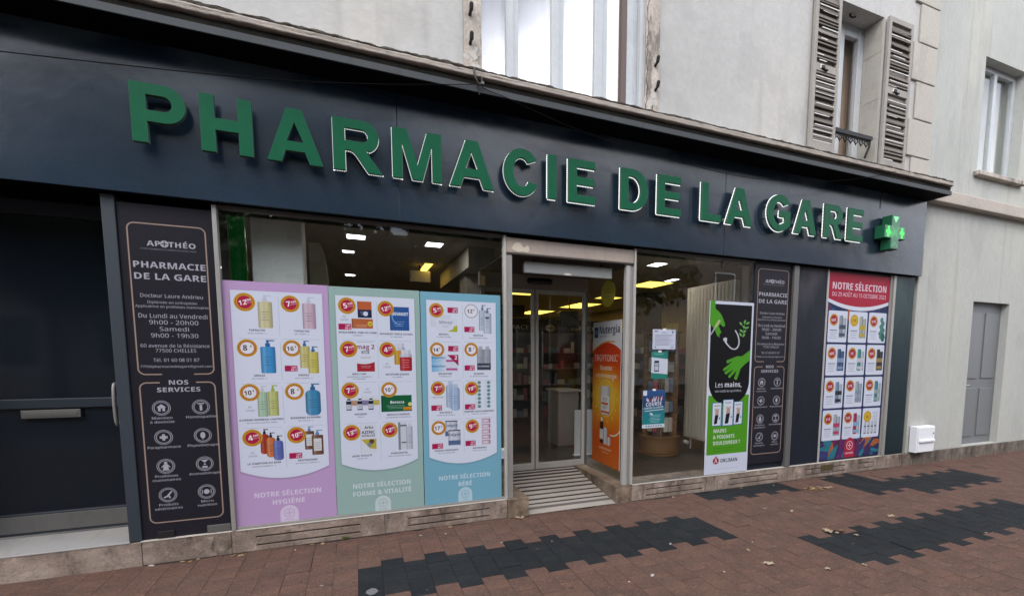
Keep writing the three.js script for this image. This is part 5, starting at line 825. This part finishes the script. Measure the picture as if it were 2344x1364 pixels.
// green poster of gardening hands
rebase(printed('hands_poster', 'black and lime green poster of gardening hands in the right window', 'poster', 3.462, 4.087, 0.188, 2.134, -0.016, canvas(660, 2048, (c, W, H) => {
  const R = rng(8); c.fillStyle = '#e4e8f2'; c.fillRect(0, 0, W, H);
  c.fillStyle = '#57a51f'; c.fillRect(20, 1100, W - 40, 650);
  c.fillStyle = '#0f0f12'; c.beginPath(); c.moveTo(20, 34); c.lineTo(W - 26, 34); c.lineTo(W - 26, 960); c.quadraticCurveTo(W - 60, 1206, W / 2, 1212); c.quadraticCurveTo(60, 1206, 20, 960); c.fill();
  for (let i = 0; i < 900; i++) { c.fillStyle = `rgba(${50 + R() * 40},${48 + R() * 36},${46 + R() * 34},.28)`; c.fillRect(24 + R() * (W - 56), 40 + R() * 960, 1 + R() * 9, 1 + R() * 5); }
  c.save(); c.scale(1, 0.76);
  const gr = '#55a824', poly = (p, col) => { c.fillStyle = col; while ((p.length - 2) % 4) p.push(p[p.length - 2], p[p.length - 1]); c.beginPath(); c.moveTo(p[0], p[1]); for (let i = 2; i < p.length; i += 4) c.quadraticCurveTo(p[i], p[i + 1], p[i + 2], p[i + 3]); c.closePath(); c.fill(); };
  poly([6, 0, 40, 0, 78, 0, 78, 60, 82, 120, 180, 180, 210, 300, 236, 340, 228, 372, 205, 400, 180, 366, 150, 330, 140, 380, 150, 420, 178, 470, 160, 516, 110, 500, 80, 440, 40, 380, 6, 360], gr);
  poly([150, 520, 170, 560, 138, 540, 90, 500, 100, 450, 130, 470, 150, 490, 150, 520], gr);
  c.save(); c.translate(138, 300); c.rotate(0.5); c.fillStyle = '#c9c48c'; rr(c, -14, -20, 34, 130, 14); c.fill(); c.fillStyle = '#b9bcc0'; c.fillRect(-6, 110, 18, 130); c.restore();
  c.strokeStyle = '#d4d6da'; c.lineWidth = 20; c.lineCap = 'round'; c.beginPath(); c.moveTo(390, 440); c.quadraticCurveTo(470, 560, 448, 660); c.quadraticCurveTo(420, 760, 330, 712); c.quadraticCurveTo(270, 660, 220, 580); c.stroke(); poly([212, 560, 250, 540, 268, 560, 268, 620, 262, 650, 232, 620, 212, 560], '#d4d6da');
  for (const [x, y, a] of [[470, 330, -0.7], [530, 300, 0.3], [575, 320, 1], [520, 380, -0.9], [565, 390, 1.2], [480, 440, -0.9], [530, 450, 0.8], [470, 500, -0.6], [520, 510, 0.5]]) { c.save(); c.translate(x, y); c.rotate(a); c.fillStyle = '#74b858'; c.beginPath(); c.moveTo(0, 34); c.quadraticCurveTo(32, 0, 0, -36); c.quadraticCurveTo(-32, 0, 0, 34); c.fill(); c.restore(); } c.strokeStyle = '#6aa94f'; c.lineWidth = 6; c.beginPath(); c.moveTo(505, 520); c.lineTo(530, 330); c.stroke();
  poly([W - 24, 730, 560, 800, 500, 840, 440, 830, 400, 850, 330, 880, 280, 900, 262, 940, 290, 950, 330, 930, 366, 910, 300, 980, 230, 1030, 214, 1064, 246, 1066, 300, 1036, 350, 1000, 290, 1050, 246, 1090, 250, 1120, 280, 1120, 330, 1080, 390, 1040, 350, 1090, 310, 1140, 300, 1176, 330, 1178, 380, 1130, 430, 1060, 420, 1120, 396, 1180, 410, 1216, 440, 1206, 470, 1120, 490, 1040, 520, 1000, 560, 960, W - 24, 900], gr);
  c.restore();
  c.save(); c.font = F(84, false); c.fillStyle = '#e6e8ec'; c.textAlign = 'left'; c.fillText('Les', 112, 1004); c.font = F(84); c.fillText('mains,', 254, 1004); c.restore(); txt(c, 'vos outils du quotidien.', 116, 1062, 39, '#d9dce2', { al: 'left', bold: false, max: 410 });
  [[92, 1190, 126, 270], [252, 1158, 146, 306], [420, 1186, 124, 270]].forEach(([x, y, w, h]) => { c.fillStyle = '#1d6fa0'; c.fillRect(x - 10, y - 6, w + 20, h + 14); c.fillStyle = '#e8ecf2'; c.fillRect(x, y, w, h); txt(c, 'ORLIMAN', x + w / 2, y + 40, 20, '#3a3d46'); c.fillStyle = '#c9a48e'; c.beginPath(); c.ellipse(x + w * 0.52, y + h * 0.48, w * 0.2, h * 0.16, 0.2, 0, 7); c.fill(); for (let k = 0; k < 4; k++) { c.save(); c.translate(x + w * (0.38 + k * 0.1), y + h * 0.38); c.rotate(-0.3 + k * 0.2); rr(c, -6, -40, 12, 56, 6); c.fill(); c.restore(); } c.fillStyle = '#15161c'; c.beginPath(); c.moveTo(x + w * 0.3, y + h * 0.55); c.lineTo(x + w * 0.72, y + h * 0.52); c.lineTo(x + w * 0.56, y + h * 0.92); c.lineTo(x + w * 0.2, y + h * 0.94); c.fill(); c.fillStyle = '#1d6fa0'; c.fillRect(x + w * 0.8, y + h * 0.64, 14, 24); });
  c.fillStyle = '#57a51f'; c.fillRect(20, 1740, W - 40, 72); c.fillStyle = '#e4e8f2'; c.fillRect(20, 1812, W - 40, 220);
  txt(c, 'MAINS', 112, 1548, 62, '#e6ecdf', { al: 'left' }); txt(c, '& POIGNETS', 112, 1622, 62, '#e6ecdf', { al: 'left', max: 330 }); txt(c, 'DOULOUREUX ?', 112, 1696, 62, '#e6ecdf', { al: 'left', max: 420 });
  txt(c, 'Des orthèses pour soutenir', 112, 1744, 26, '#3c7a18', { al: 'left', bold: false }); txt(c, 'et soulager vos poignets', 112, 1778, 26, '#3c7a18', { al: 'left', bold: false });
  c.fillStyle = '#b02430'; c.beginPath(); c.ellipse(168, 1890, 46, 40, 0, 0, 7); c.fill(); c.fillStyle = '#8a6a50'; c.beginPath(); c.moveTo(150, 1848); c.lineTo(186, 1848); c.lineTo(168, 1826); c.fill(); c.strokeStyle = '#e8ecf2'; c.lineWidth = 11; c.beginPath(); c.moveTo(150, 1914); c.lineTo(168, 1868); c.lineTo(186, 1914); c.stroke(); txt(c, 'ORLIMAN', 234, 1914, 62, '#26282e', { al: 'left', max: 270 }); c.fillStyle = '#b9bdc8'; c.fillRect(130, 1990, 370, 4);
}), {}));

// orange poster on the side pane of the entrance
{
  const t = thing('tonic_poster', 'orange tonic poster hung on the side pane right of the sliding doors', 'poster');
  const tex = canvas(640, 1660, (c, W, H) => {
    const g = c.createLinearGradient(0, 200, 0, H); g.addColorStop(0, '#d8381c'); g.addColorStop(0.22, '#e0561c'); g.addColorStop(0.45, '#eeb01c'); g.addColorStop(0.62, '#ea8a1a'); g.addColorStop(0.78, '#e2641a'); g.addColorStop(1, '#e0701c'); c.fillStyle = g; c.fillRect(0, 0, W, H);
    const q = c.createRadialGradient(W / 2, 830, 60, W / 2, 830, 420); q.addColorStop(0, 'rgba(255,225,90,.9)'); q.addColorStop(1, 'rgba(255,200,40,0)'); c.fillStyle = q; c.fillRect(0, 500, W, 760);
    c.fillStyle = '#eceef4'; c.beginPath(); c.moveTo(0, 0); c.lineTo(W, 0); c.lineTo(W, 330); c.quadraticCurveTo(W * 0.5, 150, 0, 330); c.fill(); c.strokeStyle = '#f0a53a'; c.lineWidth = 16; c.beginPath(); c.moveTo(0, 338); c.quadraticCurveTo(W * 0.4, 200, W * 0.8, 240); c.stroke();
    c.fillStyle = '#1c3560'; rr(c, 30, 60, 96, 124, 22); c.fill(); txt(c, 'N', 78, 146, 72, '#8fb8e2'); txt(c, 'Nutergia', 146, 138, 118, '#1c3058', { al: 'left', max: 470 }); txt(c, 'LABORATOIRE', 150, 178, 26, '#4b5c7c', { al: 'left', bold: false });
    txt(c, "ERGYTONIC'", W / 2, 452, 100, '#f7e4d8', { max: 570, bold: false }); txt(c, 'Boostez', W / 2, 556, 74, '#f5e6d4'); txt(c, 'votre énergie', W / 2, 646, 74, '#f5e6d4', { max: 500 });
    c.strokeStyle = 'rgba(255,238,150,.7)'; c.lineWidth = 10; c.beginPath(); c.ellipse(W / 2, 880, 190, 210, 0, 0, 7); c.stroke();
    rr(c, 200, 740, 220, 330, 30); shade(c, 200, 220, '#eceef2'); rr(c, 214, 850, 192, 200, 16); c.fillStyle = '#f4f2ee'; c.fill(); c.fillStyle = '#d4642c'; c.fillRect(224, 930, 150, 26); c.fillRect(214, 1030, 192, 22); lines(c, 234, 876, 130, 3, '#8a8c94', 5, 16); lines(c, 234, 972, 130, 3, '#8a8c94', 5, 14);
    for (let i = 0; i < 14; i++) { const a = i * 0.45; c.fillStyle = 'rgba(255,246,190,.65)'; c.beginPath(); c.arc(W / 2 + Math.cos(a) * 250, 880 + Math.sin(a) * 270, 12, 0, 7); c.fill(); }
    rr(c, 190, 1150, 84, 270, 20); shade(c, 190, 84, '#4a1c12'); c.fillStyle = '#e8e8ea'; c.fillRect(190, 1250, 84, 120); c.fillRect(212, 1110, 40, 50); rr(c, 282, 1220, 84, 200, 18); shade(c, 282, 84, '#ececef'); rr(c, 370, 1320, 70, 100, 16); shade(c, 370, 70, '#e8e8ec');
    c.strokeStyle = '#f4e7da'; c.lineWidth = 18; c.beginPath(); c.moveTo(430, 1290); c.quadraticCurveTo(540, 1310, W, 1220); c.stroke(); txt(c, 'MICRONUTRITION', W / 2, 1484, 34, '#f5dcc0', { max: 280 }); txt(c, 'nutergia.com', W / 2, 1522, 28, '#f5dcc0', { bold: false });
  });
  mesh('sheet', bx(2.4635, 2.467, 0.285, 1.91, -0.86, -0.2), M.paper, t);
  const p = new THREE.PlaneGeometry(0.66, 1.625); p.rotateY(-Math.PI / 2); p.translate(2.4627, 1.0975, -0.53); mesh('print', p, std({ map: tex, roughness: 0.5, specularIntensity: 0.4, color: lin(0.42, 0.42, 0.42) }), t); rebase(t);
  const o = thing('oval_sticker', 'dull yellow oval sticker on the entrance side pane above the orange poster', 'sticker');
  const e = new THREE.CylinderGeometry(1, 1, 0.003, 40); e.rotateZ(Math.PI / 2); e.scale(1, 0.147, 0.165); e.translate(2.4845, 2.215, -0.55); mesh('disc', e, std({ color: lin(0.75, 0.66, 0.06), roughness: 0.7 }), o); mesh('ink', [bx(2.4808, 2.4825, 2.26, 2.262, -0.64, -0.47), bx(2.4808, 2.4825, 2.22, 2.222, -0.64, -0.45), bx(2.4808, 2.4825, 2.18, 2.182, -0.62, -0.48)], std({ color: lin(0.12, 0.1, 0.02), roughness: 0.8 }), o); rebase(o);
}

// papers taped inside the right window
const tape = std({ color: lin(0.7, 0.7, 0.7), roughness: 0.4 });
function paper(name, label, cat, x0, x1, y0, y1, tex) { const t = printed(name, label, cat, x0, x1, y0, y1, -0.0335 + 0.004, tex, { depth: 0.001 }); mesh('tape', [bx((x0 + x1) / 2 - 0.02, (x0 + x1) / 2 + 0.02, y1 - 0.008, y1 + 0.012, -0.0285, -0.0278)], tape, t); rebase(t); }
paper('notice', 'white typed notice taped on the right window above the green card', 'notice', 2.742, 3.03, 1.6, 1.806, canvas(420, 300, (c, W, H) => { c.fillStyle = '#dfe3ee'; c.fillRect(0, 0, W, H); txt(c, 'CERTIFICAT', W / 2, 56, 20, '#6b7080'); c.fillStyle = '#767c8c'; c.fillRect(30, 22, 60, 18); c.fillRect(350, 20, 30, 34); for (let i = 0; i < 9; i++) { c.fillStyle = i % 2 ? '#9097a8' : '#7c8294'; c.fillRect(34 + (i % 3) * 8, 80 + i * 19, 340 - (i % 4) * 30, 4); c.fillRect(34, 86 + i * 19, 320 - (i % 3) * 40, 3); } c.fillRect(34, 262, 34, 20); c.fillRect(340, 262, 40, 16); }));
paper('phone_card', 'white and teal card picturing a telephone on the right window', 'card', 2.735, 2.937, 1.288, 1.575, canvas(320, 450, (c, W, H) => { c.fillStyle = '#2c8b78'; c.fillRect(0, 0, W, H); c.fillStyle = '#dfe5ec'; c.beginPath(); c.moveTo(0, 92); c.lineTo(W, 124); c.lineTo(W, 376); c.lineTo(0, 350); c.fill(); rr(c, 52, 150, 96, 180, 16); c.fillStyle = '#2c313c'; c.fill(); c.fillStyle = '#cfd6df'; c.fillRect(62, 186, 76, 44); c.fillRect(62, 240, 76, 70); c.fillStyle = '#7a8290'; c.fillRect(70, 196, 44, 6); c.fillRect(70, 208, 54, 6); lines(c, 40, 30, 200, 2, '#8fd0c2', 6, 16); }));
paper('race_poster', 'teal and navy charity race poster low on the right window', 'poster', 2.636, 2.915, 0.766, 1.17, canvas(400, 580, (c, W, H) => { const g = c.createLinearGradient(0, 0, 0, H); g.addColorStop(0, '#3a5f94'); g.addColorStop(0.4, '#27456e'); g.addColorStop(0.5, '#2c7f8a'); g.addColorStop(1, '#1f8f8c'); c.fillStyle = g; c.fillRect(0, 0, W, H); const R = rng(4); for (let i = 0; i < 22; i++) { c.fillStyle = ['#e0d3d0', '#d6b4b0', '#e6e6ea', '#7c3450', '#c8c2c8'][Math.floor(R() * 5)]; c.beginPath(); c.ellipse(70 + i * 14 + R() * 10, 130 + R() * 50 - i, 10, 26, 0, 0, 7); c.fill(); } c.fillStyle = '#e8ecf0'; c.fillRect(8, 8, 66, 74); txt(c, 'COURSE', 200, 240, 76, '#eef1f4', { rot: -0.06 }); txt(c, 'CONTRE LE CANCER', 200, 284, 38, '#e4e9ee', { rot: -0.06, max: 350 }); c.fillStyle = '#d8dfe4'; c.save(); c.rotate(-0.06); c.fillRect(20, 316, 340, 12); c.restore(); lines(c, 120, 380, 210, 6, '#a9d6d4', 6, 22); c.beginPath(); c.ellipse(160, 366, 34, 14, 0.5, 0, 7); c.fillStyle = '#dbe9ea'; c.fill(); c.fillRect(0, H - 56, W, 56); c.fillStyle = '#5c6470'; for (let i = 0; i < 7; i++) c.fillRect(60 + i * 44, H - 38, 26, 18); }));
paper('price_tag', 'small white price ticket low in the gap beside the blue poster', 'ticket', 1.1, 1.128, 0.565, 0.655, canvas(90, 280, (c, W, H) => { c.fillStyle = '#dfe4ea'; c.fillRect(0, 0, W, H); c.fillStyle = '#3a4048'; for (let i = 0; i < 12; i++) c.fillRect(48, 60 + i * 13, 26, 3 + (i % 3) * 3); lines(c, 12, 60, 28, 8, '#8f96a2', 5, 18); }));
// aluminium sign box hung in the entrance
{ const t = thing('sign_box', 'blank pale metal sign box hanging under the beige transom', 'sign box'); mesh('box', bx(1.357, 2.287, 2.302, 2.405, -0.16, -0.1, 0.004), std({ color: lin(0.36, 0.38, 0.39), roughness: 0.55, map: rep(plasterMap, 2.4, 0.9), metalness: 0.1 }), t); mesh('hanger', [bx(1.45, 1.47, 2.405, 2.44, -0.14, -0.12), bx(2.17, 2.19, 2.405, 2.44, -0.14, -0.12)], M.iron, t); mesh('chipped_spot', (() => { const q = new THREE.CircleGeometry(0.03, 12); q.scale(1.4, 0.35, 1); q.translate(1.8, 2.313, -0.0985); return boxUV(q); })(), std({ color: lin(0.7, 0.68, 0.62), roughness: 0.9 }), t); rebase(t); }

// ───────────────────────── cables ─────────────────────────
{
  const a = thing('cable', 'thin dark cable slung across the fascia left of the hook', 'cable');
  mesh('wire', tube([[-3.4, 3.12, 0.34], [-1.446, 3.287, 0.335], [-0.64, 3.372, 0.335], [0.05, 3.48, 0.34], [0.79, 3.625, 0.352]], 0.003, 60, 6), M.wire, a); rebase(a);
  const b = thing('cable', 'thin dark cable sagging across the fascia right of the hook', 'cable');
  mesh('wire', tube([[0.83, 3.66, 0.365], [0.86, 3.62, 0.352], [1.04, 3.588, 0.345], [1.62, 3.468, 0.338], [2.27, 3.392, 0.335], [3.56, 3.33, 0.335], [4.75, 3.455, 0.34], [5.5, 3.612, 0.352], [5.8, 3.7, 0.372]], 0.003, 90, 6), M.wire, b); rebase(b);
  const h = thing('cable_hook', 'rusty cable hook fixed on the stone ledge below the wide window', 'hook');
  mesh('hook', tube([[0.8, 3.745, 0.36], [0.795, 3.7, 0.375], [0.81, 3.655, 0.375], [0.84, 3.63, 0.366], [0.855, 3.655, 0.372], [0.84, 3.685, 0.378]], 0.0075, 26, 7), std({ color: lin(0.07, 0.055, 0.05), roughness: 0.8 }), h);
  mesh('clip', bx(0.85, 0.872, 3.63, 3.652, 0.36, 0.378, 0.004), M.aluDark, h);
  mesh('stalk', tube([[0.815, 3.66, 0.36], [0.835, 3.6, 0.352], [0.838, 3.56, 0.35]], 0.006, 10, 6), M.iron, h);
  rebase(h);
}

// ───────────────────────── fallen leaves and scraps on the pavement ─────────────────────────
{
  const R = rng(57);
  const leafTones = [[0.46, 0.33, 0.2], [0.5, 0.4, 0.27], [0.3, 0.18, 0.09], [0.56, 0.47, 0.36]].map((c) => std({ color: lin(...c), roughness: 0.85, side: THREE.DoubleSide, map: rep(paverMap, 0.2) }));
  function leafGeo(seed) { const q = rng(seed), P = [0, 0.012, 0], n = 22; for (let i = 0; i <= n; i++) { const a = i / n * 6.283, lob = 0.8 + 0.2 * Math.pow(Math.abs(Math.cos(a * 2.5)), 0.8), r = 0.04 * lob * (0.72 + q() * 0.5); P.push(Math.cos(a) * r * 1.5, 0.005 + 0.018 * q() * (i === n ? 0 : 1), Math.sin(a) * r); } P[n * 3 + 4 - 0] = P[4]; const I = []; for (let i = 1; i <= n; i++) I.push(0, i === n ? 1 : i + 1, i); const g = new THREE.BufferGeometry(); g.setAttribute('position', new THREE.Float32BufferAttribute(P, 3)); g.setIndex(I); g.computeVertexNormals(); return boxUV(g); }
  const LG = [1, 2, 3, 4, 5].map(leafGeo);
  function leaf(x, z, s, ti, label, group) { s *= 0.68; const m = new THREE.Mesh(LG[Math.floor(R() * 5)], leafTones[ti]); m.name = numbered('fallen_leaf'); m.position.set(x, 0.002, z); m.scale.setScalar(s); m.rotation.set((R() - 0.5) * 0.25, R() * 6.28, (R() - 0.5) * 0.25); m.castShadow = m.receiveShadow = true; scene.add(m); tag(m, label, 'leaf', group); }
  const L = (x, z, s, t, l) => leaf(x, z, s, t, l, 'fallen leaves on the paving');
  L(1.235, 0.045, 0.75, 3, 'pale upright leaf at the foot of the left ramp ledge'); L(1.285, 0.05, 0.6, 1, 'small tan leaf beside the pale one at the left ramp ledge'); L(1.26, 0.075, 0.7, 0, 'flat tan leaf in front of the left ramp ledge');
  L(2.65, 1.715, 1.15, 3, 'large pale dry leaf on red paving in the middle foreground'); L(2.985, 1.945, 0.8, 3, 'pale dry leaf right of the largest foreground leaf'); L(4.586, 1.364, 0.95, 1, 'tan leaf at the upper edge of the right black paving');
  L(3.66, 1.41, 1.25, 1, 'broad tan leaf on the left end of the right black paving'); L(3.78, 1.45, 0.9, 2, 'curled brown leaf touching the broad tan leaf'); L(3.7, 1.47, 0.7, 0, 'small tan leaf below the broad one on the black paving');
  L(3.81, 1.567, 0.5, 3, 'tiny pale leaf alone on the right black paving'); L(4.966, 0.407, 0.7, 1, 'small tan leaf right of the brown leaf heap');
  L(3.3, 2.0, 0.5, 1, 'small tan leaf below the right black paving'); L(2.7, 1.46, 0.45, 0, 'small thin leaf between the two black pavings'); L(3.82, 0.88, 0.6, 3, 'pale leaf on red paving above the right black paving');
  for (const [i, [dx, dz]] of [[0, 0], [0.07, 0.03], [-0.06, 0.02], [0.12, -0.02], [0.02, -0.05], [-0.1, -0.03], [0.16, 0.03], [0.05, 0.06], [-0.03, 0.05]].entries()) leaf(4.715 + dx, 0.39 + dz, 0.75 + R() * 0.4, i % 3 ? 2 : 0, 'brown dead leaf in the heap on the paving near the right base', 'dead leaves in the heap');
  for (const [i, [x, z]] of [[-1.35, 0.04], [-1.3, 0.06], [-1.26, 0.03], [-1.03, 0.05], [-0.98, 0.07], [-0.5, 0.04], [-0.42, 0.05], [0.52, 0.05], [0.6, 0.06], [1.9, 0.05], [3.0, 0.05], [3.95, 0.05], [4.4, 0.1], [4.62, 0.06]].entries()) leaf(x, z, 0.32 + R() * 0.3, i % 2 ? 2 : 0, 'bit of dead leaf blown against the stone base', 'leaf bits along the stone base');
  const scrapMat = std({ color: lin(0.42, 0.4, 0.37), roughness: 0.9 });
  const scrapG = [bx(-0.018, 0.018, 0, 0.003, -0.009, 0.009), bx(-0.009, 0.009, 0, 0.006, -0.008, 0.008, 0.003), bx(-0.006, 0.006, 0, 0.005, -0.006, 0.006, 0.002)];
  const scraps = [[1.745, 1.547, 0, 'flat white paper scrap in the centre foreground'], [1.543, 1.57, 1, 'white lump left of the flat paper scrap'], [2.251, 1.696, 1, 'white bottle-cap-like lump below the middle of the paving'], [0.334, 0.165, 1, 'white scrap on the paving below the green poster'], [0.536, 0.205, 1, 'white scrap on the paving below the blue poster'], [-0.61, 0.11, 2, 'tiny white scrap on the paving below the pink poster'], [2.853, 1.35, 2, 'tiny white speck between the black pavings'], [2.193, 1.13, 1, 'white lump on the edge of the middle black paving'], [-1.537, 0.03, 0, 'pale scrap on the paving below the dark sign']];
  for (const [x, z, k, l] of scraps) { const m = new THREE.Mesh(scrapG[k], scrapMat); m.scale.setScalar(k ? 0.8 : 1); m.name = numbered('paper_scrap'); m.position.set(x, 0.003, z); m.rotation.y = R() * 3; m.castShadow = m.receiveShadow = true; scene.add(m); tag(m, l, 'litter', 'white scraps on the paving'); }
  { const c = new THREE.CylinderGeometry(0.042, 0.046, 0.003, 18), p = c.attributes.position; for (let i = 0; i < p.count; i++) { const a = Math.atan2(p.getZ(i), p.getX(i)), k = 1 + 0.06 * Math.sin(a * 4 + 1) + 0.08 * Math.sin(a * 7); p.setX(i, p.getX(i) * k * 0.8); p.setZ(i, p.getZ(i) * k); } c.translate(-0.075, 0.003, 1.045); const m = mesh('gum_stain', boxUV(clean(c)), std({ color: lin(0.13, 0.13, 0.135), roughness: 0.9 })); tag(m, 'flattened grey gum spot on the left end of the middle black paving', 'gum'); }
  const gumG = [0, 1, 2].map((k) => { const c = new THREE.CylinderGeometry(0.013, 0.014, 0.0015, 12), p = c.attributes.position; for (let i = 0; i < p.count; i++) { const a = Math.atan2(p.getZ(i), p.getX(i)), q = 1 + 0.22 * Math.sin(a * 2 + k) + 0.1 * Math.sin(a * 5 + k * 2); p.setX(i, p.getX(i) * q); p.setZ(i, p.getZ(i) * q); } return boxUV(c); }), gumM = [std({ color: lin(0.05, 0.04, 0.037), roughness: 0.9 }), std({ color: lin(0.2, 0.17, 0.155), roughness: 0.9 })];
  for (let i = 0; i < 26; i++) { const x = -1 + R() * 6.2, z = 0.25 + R() * 1.5 + Math.max(0, x - 1.5) * 0.15, m = new THREE.Mesh(gumG[i % 3], gumM[R() > 0.35 ? 0 : 1]); m.name = numbered('gum_spot'); m.position.set(x, 0.0025, z); m.rotation.y = R() * 6; m.scale.setScalar(0.5 + R() * 0.7); m.receiveShadow = true; scene.add(m); tag(m, m.material === gumM[0] ? 'small dark trodden gum spot on the paving' : 'small pale trodden gum spot on the paving', 'gum', 'trodden gum spots on the paving'); }
  // small weed and grit at the foot of the base
  const wd = []; for (let i = 0; i < 26; i++) { const s = 0.012 + R() * 0.014, q = new THREE.PlaneGeometry(s * 0.4, s * 1.6); q.translate(0, s * 0.8, 0); q.rotateX((R() - 0.5) * 1.4); q.rotateZ((R() - 0.5) * 1.6); q.rotateY(R() * 6.28); q.translate(-0.26 + (R() - 0.5) * 0.03, 0.0, 0.012 + R() * 0.012); wd.push(q); }
  const w = mesh('weed_tuft', wd, std({ color: lin(0.12, 0.14, 0.05), roughness: 0.9, side: THREE.DoubleSide })); tag(w, 'small weed growing at the foot of the base below the pink poster', 'weed');
}

renderer.render(scene, camera);
